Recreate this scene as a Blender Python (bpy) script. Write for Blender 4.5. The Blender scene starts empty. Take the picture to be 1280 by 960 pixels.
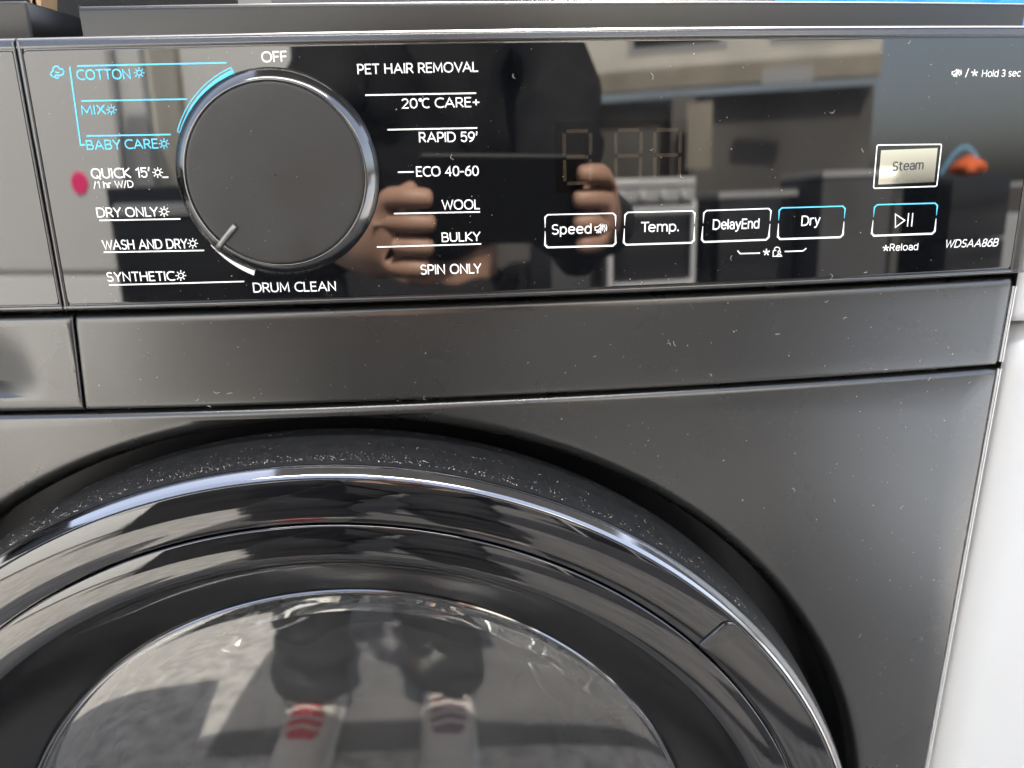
import bpy, bmesh, math, random
from mathutils import Vector, Matrix, Euler
random.seed(7)
R = math.radians
S = bpy.context.scene
COL = S.collection

# ------------------------------------------------------------------ camera, world, sun, exposure
CAM = Vector((0.0645, -0.2955, 0.0586))
CAM_ROT = Euler((R(71.9912), R(1.2297), R(-2.6579)))
cd = bpy.data.cameras.new('camera'); cam = bpy.data.objects.new('camera', cd); COL.objects.link(cam)
cam.location = CAM; cam.rotation_euler = CAM_ROT
cd.sensor_width = 36; cd.lens = 27.003; cd.clip_start = 0.005; cd.clip_end = 400
cd.dof.use_dof = True; cd.dof.focus_distance = 0.305; cd.dof.aperture_fstop = 8.5
S.camera = cam
SUN = Vector((0.12, 0.64, 0.76)).normalized()
wd = bpy.data.worlds.new('World'); S.world = wd; wd.use_nodes = True
nt = wd.node_tree
sk = nt.nodes.new('ShaderNodeTexSky'); sk.sky_type = 'NISHITA'; sk.sun_disc = False
sk.sun_elevation = math.asin(SUN.z); sk.sun_rotation = math.atan2(SUN.x, SUN.y)
sk.dust_density = 4.0
hz = nt.nodes.new('ShaderNodeHueSaturation'); hz.inputs['Saturation'].default_value = .62        # hazy, whitish sky
nt.links.new(sk.outputs[0], hz.inputs['Color']); nt.links.new(hz.outputs[0], nt.nodes['Background'].inputs[0]); nt.nodes['Background'].inputs[1].default_value = 0.13
sl = bpy.data.lights.new('sun', 'SUN'); sl.energy = 4.5; sl.angle = R(0.5); sl.color = (1, .94, .84)
so = bpy.data.objects.new('sun', sl); COL.objects.link(so); so.rotation_euler = (-SUN).to_track_quat('-Z', 'Y').to_euler()
S.view_settings.view_transform = 'Standard'; S.view_settings.look = 'None'; S.view_settings.gamma = 1
S.view_settings.exposure = 2.8
S.cycles.max_bounces = 10; S.cycles.transparent_max_bounces = 12

TEXTS = [('COTTON', (-0.07585, 0.08022), (-0.05684, 0.08018), 0.00349, 'cyan', 0), ('MIX', (-0.07627, 0.06853), (-0.06759, 0.06856), 0.00332, 'cyan', 0),
 ('BABY CARE', (-0.07653, 0.0565), (-0.05058, 0.05644), 0.00343, 'cyan', 0), ("QUICK 15'", (-0.07659, 0.0464), (-0.05495, 0.04632), 0.00367, 'white', 0),
 ('/1 hr W/D', (-0.07642, 0.0429), (-0.06165, 0.04294), 0.00256, 'white', 0), ('DRY ONLY', (-0.07689, 0.03245), (-0.05412, 0.03225), 0.00359, 'white', 0),
 ('WASH AND DRY', (-0.07671, 0.02048), (-0.04484, 0.02025), 0.0037, 'white', 0), ('SYNTHETIC', (-0.07697, 0.00848), (-0.05123, 0.00825), 0.00369, 'white', 0),
 ('OFF', (-0.01008, 0.08479), (-0.0011, 0.0849), 0.0036, 'white', 0), ('DRUM CLEAN', (-0.02232, 0.00293), (0.00921, 0.00264), 0.0038, 'white', 0),
 ('PET HAIR REMOVAL', (0.02336, 0.08023), (0.06668, 0.08037), 0.00347, 'white', 0), ('20℃ CARE+', (0.0384, 0.06831), (0.06679, 0.06837), 0.0035, 'white', 0),
 ("RAPID 59'", (0.04401, 0.05648), (0.06562, 0.0562), 0.00364, 'white', 0), ('ECO 40-60', (0.04229, 0.04431), (0.06564, 0.04404), 0.00373, 'white', 0),
 ('WOOL', (0.05119, 0.03201), (0.06564, 0.03181), 0.00373, 'white', 0), ('BULKY', (0.05062, 0.02), (0.06544, 0.01996), 0.0036, 'white', 0),
 ('SPIN ONLY', (0.04197, 0.00783), (0.06533, 0.00761), 0.00389, 'white', 0), ('Speed', (0.09297, 0.02145), (0.10839, 0.0214), 0.00393, 'white', 0),
 ('Temp.', (0.12778, 0.02124), (0.14294, 0.02103), 0.00397, 'white', 0), ('DelayEnd', (0.15667, 0.0212), (0.17574, 0.02102), 0.00401, 'white', 0),
 ('Dry', (0.19319, 0.02132), (0.20118, 0.02144), 0.00407, 'white', 0), ('Steam', (0.22994, 0.04138), (0.24329, 0.04171), 0.00368, 'ink', 0),
 ('Reload', (0.23245, 0.00983), (0.24513, 0.00969), 0.00293, 'white', 0), ('WDSAA86B', (0.25704, 0.01002), (0.28175, 0.00957), 0.00338, 'white', 0.18),
 ('Hold 3 sec', (0.26385, 0.07596), (0.28094, 0.07597), 0.00272, 'white', 0)]
STROKES = [('rule_line', [(-0.07518, 0.08489), (-0.0226, 0.08492)], [0.000535, 0.000534], 'cyan', False),
 ('rule_line', [(-0.07573, 0.07326), (-0.03803, 0.0731)], [0.000541, 0.00054], 'cyan', False),
 ('rule_line', [(-0.07595, 0.06134), (-0.04553, 0.06118)], [0.000547, 0.000546], 'cyan', False),
 ('bracket_line', [(-0.07783, 0.08461), (-0.07857, 0.05827), (-0.07682, 0.05831)], [0.000564, 0.000578, 0.000578], 'cyan', False),
 ('rule_line', [(-0.05071, 0.04631), (-0.04855, 0.04632)], [0.000554, 0.000554], 'white', False),
 ('rule_line', [(-0.07629, 0.03139), (-0.04623, 0.03122)], [0.000563, 0.000562], 'white', False),
 ('rule_line', [(-0.07661, 0.01961), (-0.03896, 0.01942)], [0.00057, 0.000568], 'white', False),
 ('rule_line', [(-0.07669, 0.00725), (-0.02537, 0.00732)], [0.000576, 0.000575], 'white', False),
 ('rule_line', [(0.02558, 0.0732), (0.06561, 0.07315)], [0.000545, 0.000554], 'white', False),
 ('rule_line', [(0.03271, 0.06118), (0.06559, 0.0611)], [0.000553, 0.00056], 'white', False),
 ('rule_line', [(0.03558, 0.04611), (0.04144, 0.04608)], [0.000561, 0.000562], 'white', False),
 ('rule_line', [(0.03314, 0.03115), (0.06561, 0.03086)], [0.000569, 0.000576], 'white', False),
 ('rule_line', [(0.0259, 0.0189), (0.06562, 0.01887)], [0.000574, 0.000583], 'white', False),
 ('slash', [(0.25683, 0.07595), (0.25779, 0.07917)], [0.000485, 0.000484], 'white', False),
 ('bracket_line', [(0.16735, 0.01273), (0.16852, 0.01148), (0.17671, 0.01135)], [0.000563, 0.000565, 0.000569], 'white', False),
 ('bracket_line', [(0.18713, 0.01156), (0.19491, 0.0115), (0.19615, 0.0125)], [0.000575, 0.00058, 0.00058], 'white', False),
 ('key_outline', [(0.09034, 0.02415), (0.09038, 0.02811), (0.09138, 0.02906), (0.11676, 0.02884), (0.11778, 0.02787), (0.11783, 0.02393)],
  [0.000155, 0.000678, 0.000524, 0.000533, 0.000691, 0.000158], 'white', False),
 ('key_outline', [(0.09032, 0.02291), (0.09026, 0.01767), (0.09124, 0.01669), (0.11691, 0.01649), (0.11791, 0.01747), (0.11784, 0.02269)],
  [0.000248, 0.000809, 0.000748, 0.000761, 0.000824, 0.000252], 'white', False),
 ('key_outline', [(0.12136, 0.0241), (0.12149, 0.02802), (0.12253, 0.02898), (0.14813, 0.02876), (0.14917, 0.02778), (0.14923, 0.02388)],
  [0.000158, 0.000692, 0.000535, 0.000546, 0.000708, 0.000161], 'white', False),
 ('key_outline', [(0.12131, 0.02287), (0.12113, 0.01766), (0.12211, 0.01667), (0.14831, 0.01651), (0.14933, 0.0175), (0.14925, 0.02266)],
  [0.000253, 0.000826, 0.000763, 0.00078, 0.000844, 0.000259], 'white', False),
 ('key_outline', [(0.15271, 0.02389), (0.15285, 0.02772), (0.15392, 0.02869), (0.17918, 0.02863), (0.18022, 0.02765), (0.18014, 0.02382)],
  [0.000162, 0.00071, 0.000549, 0.000562, 0.000728, 0.000166], 'white', False),
 ('key_outline', [(0.15266, 0.02268), (0.15247, 0.0176), (0.15347, 0.01661), (0.17893, 0.01652), (0.18001, 0.01752), (0.18012, 0.02261)],
  [0.000259, 0.000847, 0.000783, 0.000802, 0.000869, 0.000266], 'white', False),
 ('key_outline', [(0.18367, 0.02388), (0.18362, 0.02772), (0.18466, 0.0287), (0.21019, 0.02853), (0.21129, 0.02753), (0.21133, 0.02367)],
  [0.000167, 0.000731, 0.000565, 0.00058, 0.000753, 0.000172], 'cyan', False),
 ('key_outline', [(0.18368, 0.02267), (0.18375, 0.01757), (0.18484, 0.01655), (0.2103, 0.01632), (0.21139, 0.01733), (0.21134, 0.02245)],
  [0.000267, 0.000872, 0.000806, 0.000828, 0.000898, 0.000275], 'white', False),
 ('key_outline', [(0.22386, 0.02372), (0.22389, 0.0276), (0.22501, 0.02858), (0.25039, 0.02832), (0.25155, 0.02729), (0.25165, 0.02345)],
  [0.000174, 0.000764, 0.00059, 0.000609, 0.00079, 0.00018], 'cyan', False),
 ('key_outline', [(0.22385, 0.0225), (0.22381, 0.01735), (0.22492, 0.01632), (0.25069, 0.01611), (0.25182, 0.01713), (0.25168, 0.02223)],
  [0.000279, 0.00091, 0.000842, 0.000869, 0.000942, 0.000289], 'white', False),
 ('key_outline',
  [(0.22279, 0.05151), (0.24967, 0.05116), (0.25011, 0.05073), (0.25021, 0.0353), (0.24961, 0.03497), (0.22311, 0.03502), (0.22261, 0.03553), (0.22233, 0.0511)],
  [0.000543, 0.000561, 0.000562, 0.00057, 0.000569, 0.000551, 0.000551, 0.000543], 'white', True),
 ('play_triangle', [(0.23333, 0.02461), (0.23777, 0.02194), (0.23397, 0.01932)], [0.000563, 0.000567, 0.000566], 'white', True),
 ('pause_bar', [(0.23915, 0.02475), (0.23925, 0.01943)], [0.000532, 0.000534], 'white', False),
 ('pause_bar', [(0.24099, 0.02475), (0.2411, 0.01942)], [0.000533, 0.000535], 'white', False)]
ICONS = [('sun_icon',
  [([(-0.05282, 0.08222), (-0.05296, 0.08187), (-0.05325, 0.08159), (-0.05362, 0.08143), (-0.05401, 0.08144), (-0.05434, 0.08161), (-0.05453, 0.0819),
     (-0.05457, 0.08225), (-0.05442, 0.08261), (-0.05414, 0.08289), (-0.05376, 0.08304), (-0.05338, 0.08303), (-0.05305, 0.08287), (-0.05285, 0.08258)],
    1.2, True),
   ([(-0.05248, 0.08221), (-0.05183, 0.0822)], 1.3, False), ([(-0.05296, 0.08142), (-0.05257, 0.08098)], 1.3, False),
   ([(-0.05387, 0.0811), (-0.05396, 0.08049)], 1.3, False), ([(-0.05467, 0.08145), (-0.0552, 0.08103)], 1.3, False),
   ([(-0.0549, 0.08226), (-0.05555, 0.08227)], 1.3, False), ([(-0.05443, 0.08306), (-0.05482, 0.0835)], 1.3, False),
   ([(-0.05352, 0.08337), (-0.05343, 0.08398)], 1.3, False), ([(-0.05271, 0.08302), (-0.05219, 0.08344)], 1.3, False)],
  'cyan', 0.0002816),
 ('sun_icon',
  [([(-0.0646, 0.07007), (-0.06474, 0.06971), (-0.06504, 0.06942), (-0.06542, 0.06927), (-0.06581, 0.06928), (-0.06614, 0.06945), (-0.06634, 0.06974),
     (-0.06636, 0.07011), (-0.06622, 0.07047), (-0.06592, 0.07076), (-0.06554, 0.07091), (-0.06515, 0.0709), (-0.06482, 0.07074), (-0.06462, 0.07044)],
    1.2, True),
   ([(-0.06425, 0.07007), (-0.0636, 0.07005)], 1.3, False), ([(-0.06475, 0.06925), (-0.06435, 0.0688)], 1.3, False),
   ([(-0.06567, 0.06893), (-0.06577, 0.0683)], 1.3, False), ([(-0.06648, 0.06929), (-0.06702, 0.06886)], 1.3, False),
   ([(-0.06671, 0.07012), (-0.06736, 0.07013)], 1.3, False), ([(-0.06621, 0.07093), (-0.0666, 0.07138)], 1.3, False),
   ([(-0.06529, 0.07125), (-0.06519, 0.07187)], 1.3, False), ([(-0.06448, 0.0709), (-0.06394, 0.07132)], 1.3, False)],
  'cyan', 0.0002853),
 ('sun_icon',
  [([(-0.04754, 0.05804), (-0.04768, 0.05767), (-0.04797, 0.05738), (-0.04835, 0.05722), (-0.04875, 0.05723), (-0.04909, 0.0574), (-0.04929, 0.0577), (-0.04932, 0.05808),
     (-0.04918, 0.05845), (-0.04889, 0.05874), (-0.04851, 0.0589), (-0.04811, 0.05889), (-0.04778, 0.05872), (-0.04757, 0.05841)],
    1.2, True),
   ([(-0.04719, 0.05803), (-0.04653, 0.05802)], 1.3, False), ([(-0.04768, 0.0572), (-0.04727, 0.05674)], 1.3, False),
   ([(-0.0486, 0.05687), (-0.0487, 0.05623)], 1.3, False), ([(-0.04943, 0.05724), (-0.04996, 0.0568)], 1.3, False),
   ([(-0.04967, 0.05809), (-0.05033, 0.0581)], 1.3, False), ([(-0.04919, 0.05892), (-0.04959, 0.05938)], 1.3, False),
   ([(-0.04826, 0.05925), (-0.04817, 0.05988)], 1.3, False), ([(-0.04743, 0.05888), (-0.0469, 0.05932)], 1.3, False)],
  'cyan', 0.0002882),
 ('sun_icon',
  [([(-0.05128, 0.04805), (-0.05142, 0.04767), (-0.05172, 0.04738), (-0.0521, 0.04721), (-0.05251, 0.04722), (-0.05284, 0.0474), (-0.05305, 0.04771), (-0.05308, 0.04809),
     (-0.05294, 0.04847), (-0.05264, 0.04877), (-0.05226, 0.04893), (-0.05185, 0.04892), (-0.05152, 0.04874), (-0.05131, 0.04843)],
    1.2, True),
   ([(-0.05093, 0.04804), (-0.05026, 0.04803)], 1.3, False), ([(-0.05142, 0.04719), (-0.05101, 0.04672)], 1.3, False),
   ([(-0.05236, 0.04686), (-0.05245, 0.04621)], 1.3, False), ([(-0.05319, 0.04723), (-0.05373, 0.04678)], 1.3, False),
   ([(-0.05343, 0.0481), (-0.0541, 0.04812)], 1.3, False), ([(-0.05294, 0.04895), (-0.05334, 0.04942)], 1.3, False),
   ([(-0.052, 0.04929), (-0.05191, 0.04993)], 1.3, False), ([(-0.05117, 0.04891), (-0.05063, 0.04936)], 1.3, False)],
  'white', 0.000291),
 ('sun_icon',
  [([(-0.05093, 0.03398), (-0.05108, 0.03359), (-0.05138, 0.03329), (-0.05177, 0.03312), (-0.05218, 0.03313), (-0.05252, 0.03331), (-0.05273, 0.03363),
     (-0.05276, 0.03402), (-0.05262, 0.03441), (-0.05232, 0.03472), (-0.05192, 0.03488), (-0.05152, 0.03487), (-0.05118, 0.03469), (-0.05097, 0.03437)],
    1.2, True),
   ([(-0.05058, 0.03397), (-0.0499, 0.03396)], 1.3, False), ([(-0.05108, 0.0331), (-0.05067, 0.03262)], 1.3, False),
   ([(-0.05203, 0.03276), (-0.05212, 0.03209)], 1.3, False), ([(-0.05287, 0.03314), (-0.05342, 0.03268)], 1.3, False),
   ([(-0.05312, 0.03403), (-0.05379, 0.03405)], 1.3, False), ([(-0.05262, 0.0349), (-0.05303, 0.03539)], 1.3, False),
   ([(-0.05167, 0.03525), (-0.05157, 0.03591)], 1.3, False), ([(-0.05082, 0.03486), (-0.05028, 0.03532)], 1.3, False)],
  'white', 0.0002949),
 ('sun_icon',
  [([(-0.04196, 0.02212), (-0.0421, 0.02172), (-0.0424, 0.02141), (-0.04279, 0.02124), (-0.04321, 0.02125), (-0.04355, 0.02143), (-0.04377, 0.02176), (-0.0438, 0.02216),
     (-0.04366, 0.02256), (-0.04336, 0.02287), (-0.04297, 0.02304), (-0.04255, 0.02303), (-0.04221, 0.02284), (-0.04199, 0.02252)],
    1.2, True),
   ([(-0.0416, 0.02211), (-0.04091, 0.02209)], 1.3, False), ([(-0.04209, 0.02121), (-0.04167, 0.02072)], 1.3, False),
   ([(-0.04305, 0.02086), (-0.04314, 0.02018)], 1.3, False), ([(-0.04391, 0.02126), (-0.04446, 0.02079)], 1.3, False),
   ([(-0.04416, 0.02217), (-0.04485, 0.02219)], 1.3, False), ([(-0.04366, 0.02306), (-0.04408, 0.02356)], 1.3, False),
   ([(-0.04271, 0.02341), (-0.04262, 0.02409)], 1.3, False), ([(-0.04185, 0.02302), (-0.0413, 0.02349)], 1.3, False)],
  'white', 0.0002981),
 ('sun_icon',
  [([(-0.04806, 0.01015), (-0.04821, 0.00974), (-0.04852, 0.00942), (-0.04892, 0.00925), (-0.04933, 0.00926), (-0.04968, 0.00945), (-0.0499, 0.00979), (-0.04993, 0.0102),
     (-0.04978, 0.0106), (-0.04948, 0.01092), (-0.04908, 0.01109), (-0.04866, 0.01108), (-0.04831, 0.01089), (-0.0481, 0.01056)],
    1.2, True),
   ([(-0.0477, 0.01014), (-0.04701, 0.01012)], 1.3, False), ([(-0.04821, 0.00923), (-0.04778, 0.00872)], 1.3, False),
   ([(-0.04918, 0.00887), (-0.04927, 0.00817)], 1.3, False), ([(-0.05004, 0.00927), (-0.0506, 0.00879)], 1.3, False),
   ([(-0.05029, 0.01021), (-0.05099, 0.01022)], 1.3, False), ([(-0.04978, 0.01112), (-0.05021, 0.01162)], 1.3, False),
   ([(-0.04882, 0.01147), (-0.04872, 0.01217)], 1.3, False), ([(-0.04795, 0.01107), (-0.0474, 0.01155)], 1.3, False)],
  'white', 0.0003015),
 ('steam_icon',
  [([(-0.08439, 0.08154), (-0.08498, 0.08222), (-0.08455, 0.083), (-0.08391, 0.08339), (-0.08374, 0.08431), (-0.0829, 0.085), (-0.08193, 0.08493), (-0.08151, 0.08413),
     (-0.08054, 0.08398), (-0.08012, 0.08317), (-0.08064, 0.08221), (-0.08163, 0.08188), (-0.08318, 0.08197), (-0.08398, 0.08145), (-0.08292, 0.08103),
     (-0.08217, 0.08128)],
    1.7, False),
   ([(-0.08323, 0.08324), (-0.08259, 0.08283), (-0.08172, 0.08294)], 1.3, False)],
  'cyan', 0.000283),
 ('muted_speaker_icon',
  [([(0.10976, 0.02385), (0.1107, 0.02382), (0.11204, 0.02484), (0.11207, 0.0215), (0.11071, 0.02261), (0.10977, 0.02264)], 1.3, True),
   ([(0.11264, 0.02406), (0.11296, 0.02314), (0.11266, 0.02224)], 1.2, False), ([(0.11333, 0.02453), (0.11381, 0.02311), (0.11335, 0.02173)], 1.2, False),
   ([(0.11402, 0.02469), (0.11441, 0.0234), (0.11423, 0.02219)], 1.0, False), ([(0.11024, 0.02165), (0.11304, 0.0249)], 1.3, False),
   ([(0.11087, 0.02144), (0.11358, 0.02458)], 1.1, False)],
  'white', 0.0003133),
 ('muted_speaker_icon',
  [([(0.25081, 0.07804), (0.25163, 0.07803), (0.25269, 0.07884), (0.25307, 0.07628), (0.25177, 0.0771), (0.25094, 0.07711)], 1.3, True),
   ([(0.2533, 0.07825), (0.25368, 0.07755), (0.25351, 0.07685)], 1.2, False), ([(0.25385, 0.07862), (0.25442, 0.07754), (0.25417, 0.07647)], 1.2, False),
   ([(0.25444, 0.07875), (0.25491, 0.07777), (0.25489, 0.07684)], 1.0, False), ([(0.25146, 0.07636), (0.25356, 0.0789)], 1.3, False),
   ([(0.25203, 0.07622), (0.25407, 0.07866)], 1.1, False)],
  'white', 0.0003431),
 ('asterisk',
  [([(0.23071, 0.0111), (0.23056, 0.0124)], 1.5, False), ([(0.23071, 0.0111), (0.23202, 0.01144)], 1.5, False), ([(0.23071, 0.0111), (0.23167, 0.01001)], 1.5, False),
   ([(0.23071, 0.0111), (0.23, 0.01008)], 1.5, False), ([(0.23071, 0.0111), (0.22932, 0.01156)], 1.5, False)],
  'white', 0.0003549),
 ('asterisk',
  [([(0.17943, 0.01159), (0.17934, 0.01295)], 1.7, False), ([(0.17943, 0.01159), (0.18078, 0.01195)], 1.7, False), ([(0.17943, 0.01159), (0.18036, 0.01044)], 1.7, False),
   ([(0.17943, 0.01159), (0.17866, 0.01051)], 1.7, False), ([(0.17943, 0.01159), (0.17803, 0.01206)], 1.7, False)],
  'white', 0.0003356),
 ('asterisk',
  [([(0.26061, 0.07748), (0.26042, 0.07874)], 1.6, False), ([(0.26061, 0.07748), (0.26198, 0.07786)], 1.6, False), ([(0.26061, 0.07748), (0.26165, 0.07646)], 1.6, False),
   ([(0.26061, 0.07748), (0.25989, 0.07647)], 1.6, False), ([(0.26061, 0.07748), (0.25913, 0.07788)], 1.6, False)],
  'white', 0.0003478),
 ('child_lock_icon',
  [([(0.1828, 0.01234), (0.18275, 0.01304), (0.18339, 0.01345), (0.1844, 0.01332), (0.18495, 0.01273), (0.18499, 0.01222)], 1.1, False),
   ([(0.18224, 0.01214), (0.18231, 0.00982), (0.18399, 0.00984)], 1.1, False), ([(0.18224, 0.01214), (0.18348, 0.01215)], 1.1, False),
   ([(0.18542, 0.01138), (0.18527, 0.01098), (0.18486, 0.01083), (0.18441, 0.01101), (0.18421, 0.01143), (0.18435, 0.01182), (0.18477, 0.01197), (0.18521, 0.01179)], 1.0,
    True),
   ([(0.18376, 0.00973), (0.18411, 0.01038), (0.18546, 0.01042), (0.18601, 0.00976), (0.18376, 0.00973)], 1.1, False)],
  'white', 0.0003365)]
MIRROR = [(0.22421, 0.0495), (0.24856, 0.04979), (0.24877, 0.03672), (0.22447, 0.0364)]
DISPLAY = [(0.09447, 0.06247), (0.14564, 0.06245), (0.14603, 0.0367), (0.09441, 0.03712)]
SEGMENTS = [[(0.09879, 0.05924), (0.10696, 0.05926)], [(0.09889, 0.04991), (0.107, 0.04993)], [(0.09899, 0.04041), (0.10705, 0.04043)], [(0.09791, 0.05841), (0.09799, 0.05075)], [(0.09801, 0.04906), (0.0981, 0.04126)], [(0.10786, 0.05843), (0.10789, 0.05077)], [(0.1079, 0.04908), (0.10793, 0.04129)], [(0.11831, 0.05917), (0.12633, 0.05912)], [(0.11841, 0.04997), (0.12632, 0.04996)], [(0.11852, 0.04062), (0.1263, 0.04065)], [(0.11744, 0.05835), (0.11754, 0.05081)], [(0.11756, 0.04914), (0.11766, 0.04146)], [(0.12721, 0.05829), (0.12719, 0.05079)], [(0.12719, 0.04913), (0.12716, 0.04149)], [(0.13334, 0.05896), (0.14146, 0.05889)], [(0.1335, 0.04988), (0.14157, 0.04979)], [(0.13367, 0.04063), (0.14167, 0.04054)], [(0.13247, 0.05816), (0.1326, 0.05071)], [(0.13264, 0.04906), (0.13278, 0.04148)], [(0.14236, 0.05807), (0.14244, 0.05061)], [(0.14246, 0.04895), (0.14254, 0.04136)]]
SEGW = 0.001321

# ------------------------------------------------------------------ materials
def mat(name, base=(.5, .5, .5), rough=.5, ior=1.5, metal=0., spec=.5, noise=0., nscale=20., rnoise=0., rscale=30., bump=0., bscale=300., coat=0.):
    m = bpy.data.materials.new(name); m.use_nodes = True
    n, l = m.node_tree.nodes, m.node_tree.links
    b = n['Principled BSDF']; b.inputs['Base Color'].default_value = (*base, 1)
    b.inputs['Roughness'].default_value = rough; b.inputs['IOR'].default_value = ior; b.inputs['Metallic'].default_value = metal
    b.inputs['Specular IOR Level'].default_value = spec; b.inputs['Coat Weight'].default_value = coat
    if noise or rnoise or bump:
        tc = n.new('ShaderNodeTexCoord')
        def ns(scale, detail=5.):
            t = n.new('ShaderNodeTexNoise'); t.inputs['Scale'].default_value = scale; t.inputs['Detail'].default_value = detail
            l.new(tc.outputs['Object'], t.inputs['Vector']); return t
        if noise:
            t = ns(nscale); mx = n.new('ShaderNodeMix'); mx.data_type = 'RGBA'
            mx.inputs[6].default_value = (*[c * (1 - noise) for c in base], 1); mx.inputs[7].default_value = (*[min(1, c * (1 + noise)) for c in base], 1)
            cr = n.new('ShaderNodeMapRange'); cr.inputs[1].default_value = .3; cr.inputs[2].default_value = .7
            l.new(t.outputs[0], cr.inputs[0]); l.new(cr.outputs[0], mx.inputs[0]); l.new(mx.outputs[2], b.inputs['Base Color'])
        if rnoise:
            t = ns(rscale, 7.); mr = n.new('ShaderNodeMapRange'); mr.inputs[1].default_value = .35; mr.inputs[2].default_value = .7
            mr.inputs[3].default_value = rough; mr.inputs[4].default_value = rough + rnoise
            l.new(t.outputs[0], mr.inputs[0]); l.new(mr.outputs[0], b.inputs['Roughness'])
        if bump:
            t = ns(bscale, 3.); bp = n.new('ShaderNodeBump'); bp.inputs['Strength'].default_value = bump; bp.inputs['Distance'].default_value = .001
            l.new(t.outputs[0], bp.inputs['Height']); l.new(bp.outputs[0], b.inputs['Normal'])
    return m
M = {}
M['glass'] = mat('black_mirror_acrylic', (.0022, .0025, .0032), .010, ior=1.66, rnoise=.03, rscale=25)
M['display'] = mat('smoked_display_window', (.0012, .001, .0008), .012, ior=1.62)
M['segment'] = mat('unlit_segment', (.025, .0185, .012), .015, ior=1.62)
M['matte'] = mat('dark_inox_paint', (.0085, .0080, .0070), .25, ior=1.82, rnoise=.055, rscale=14)
M['bezel'] = mat('bezel_satin_plastic', (.014, .0138, .013), .21, ior=1.85, rnoise=.04, rscale=40)
M['gloss'] = mat('piano_black_plastic', (.003, .003, .0035), .02, ior=1.78, rnoise=.05, rscale=18)
M['cone'] = mat('satin_black_plastic', (.005, .005, .0055), .14, ior=1.5, rnoise=.1, rscale=30)
M['flank'] = mat('door_rim_black', (.015, .015, .0155), .5, noise=.3, nscale=200)
M['lid'] = mat('lid_grey_plastic', (.010, .010, .010), .32, ior=1.5, rnoise=.06, rscale=10)
M['chrome'] = mat('chrome_plating', (.30, .30, .31), .06, metal=1., rnoise=.08, rscale=60)
M['darkchrome'] = mat('dark_chrome', (.20, .20, .21), .07, metal=1.)
M['capedge'] = mat('cap_edge_bright', (.55, .55, .56), .12, metal=1.)
M['knobring'] = mat('knob_dark_chrome', (.13, .13, .132), .10, metal=1., rnoise=.06)
M['edgeglint'] = mat('edge_glint_grey', (.72, .72, .71), .3)
M['well'] = mat('door_well_black', (.010, .0105, .012), .35)
M['black'] = mat('seam_black', (.004, .004, .004), .7)
M['knobface'] = mat('knob_face_satin', (.010, .010, .010), .33, ior=1.5, noise=.45, nscale=30, rnoise=.28, rscale=35)
M['pointer'] = mat('pointer_grey', (.16, .155, .15), .28, metal=.8)
M['white'] = mat('print_white', (.85, .85, .83), .5)
M['cyan'] = mat('print_cyan', (.09, .56, .80), .5)
M['ink'] = mat('print_dark', (.03, .03, .035), .5)
M['mirror'] = mat('mirror_key', (.74, .70, .60), .05, metal=1.)
M['enamel'] = mat('white_enamel', (.51, .515, .515), .28, rnoise=.1, rscale=4)
M['greyplastic'] = mat('grey_plastic', (.35, .35, .35), .4)
M['dust'] = mat('dust_lint', (.55, .51, .46), .9)
M['wood'] = mat('pallet_wood', (.42, .27, .15), .8, noise=.35, nscale=60)
M['tarp'] = mat('blue_sheet', (.03, .28, .85), .5)
M['steel'] = mat('drum_steel', (.80, .80, .81), .42, metal=.15, rnoise=.1, noise=.1, nscale=15)
M['rubber'] = mat('seal_rubber', (.06, .12, .125), .6)

# ------------------------------------------------------------------ object helpers
def tag(o, label=None, cat=None, group=None, kind=None):
    for k, v in (('label', label), ('category', cat), ('group', group), ('kind', kind)):
        if v: o[k] = v
    return o
def link(o, parent=None):
    COL.objects.link(o)
    if parent is not None:
        o.parent = parent
        mw = Matrix.Identity(4)
        if parent.type == 'EMPTY': mw = Matrix.Translation(parent.location)
        o.matrix_parent_inverse = mw.inverted()
    return o
def empty(name, loc, label=None, cat=None, group=None):
    o = bpy.data.objects.new(name, None); o.empty_display_size = .05; COL.objects.link(o); o.location = loc
    return tag(o, label, cat, group)
def mesh(name, V, F, m, parent=None, smooth=True, sharp=32):
    me = bpy.data.meshes.new(name); me.from_pydata([tuple(v) for v in V], [], F); me.materials.append(m)
    bm = bmesh.new(); bm.from_mesh(me); bmesh.ops.remove_doubles(bm, verts=bm.verts, dist=1e-7)
    bm.normal_update(); bm.to_mesh(me); bm.free()
    if smooth:
        me.polygons.foreach_set('use_smooth', [True] * len(me.polygons)); me.set_sharp_from_angle(angle=R(sharp))
    return link(bpy.data.objects.new(name, me), parent)
def grid(rows, closed=False):
    """faces joining rows of equal length"""
    n = len(rows[0]); V = [p for r in rows for p in r]; F = []
    for i in range(len(rows) - 1):
        for j in range(n if closed else n - 1):
            k = (j + 1) % n
            F.append((i * n + j, i * n + k, (i + 1) * n + k, (i + 1) * n + j))
    return V, F
def box(name, lo, hi, m, parent=None, bev=0., seg=3):
    bm = bmesh.new(); bmesh.ops.create_cube(bm, size=1)
    lo, hi = Vector(lo), Vector(hi)
    for v in bm.verts: v.co = Vector([(lo[i] + hi[i]) / 2 + v.co[i] * (hi[i] - lo[i]) for i in range(3)])
    if bev: bmesh.ops.bevel(bm, geom=bm.edges[:], offset=bev, segments=seg, profile=.5, affect='EDGES')
    me = bpy.data.meshes.new(name); bm.to_mesh(me); bm.free(); me.materials.append(m)
    if bev:
        me.polygons.foreach_set('use_smooth', [True] * len(me.polygons)); me.set_sharp_from_angle(angle=R(40))
    return link(bpy.data.objects.new(name, me), parent)
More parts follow.
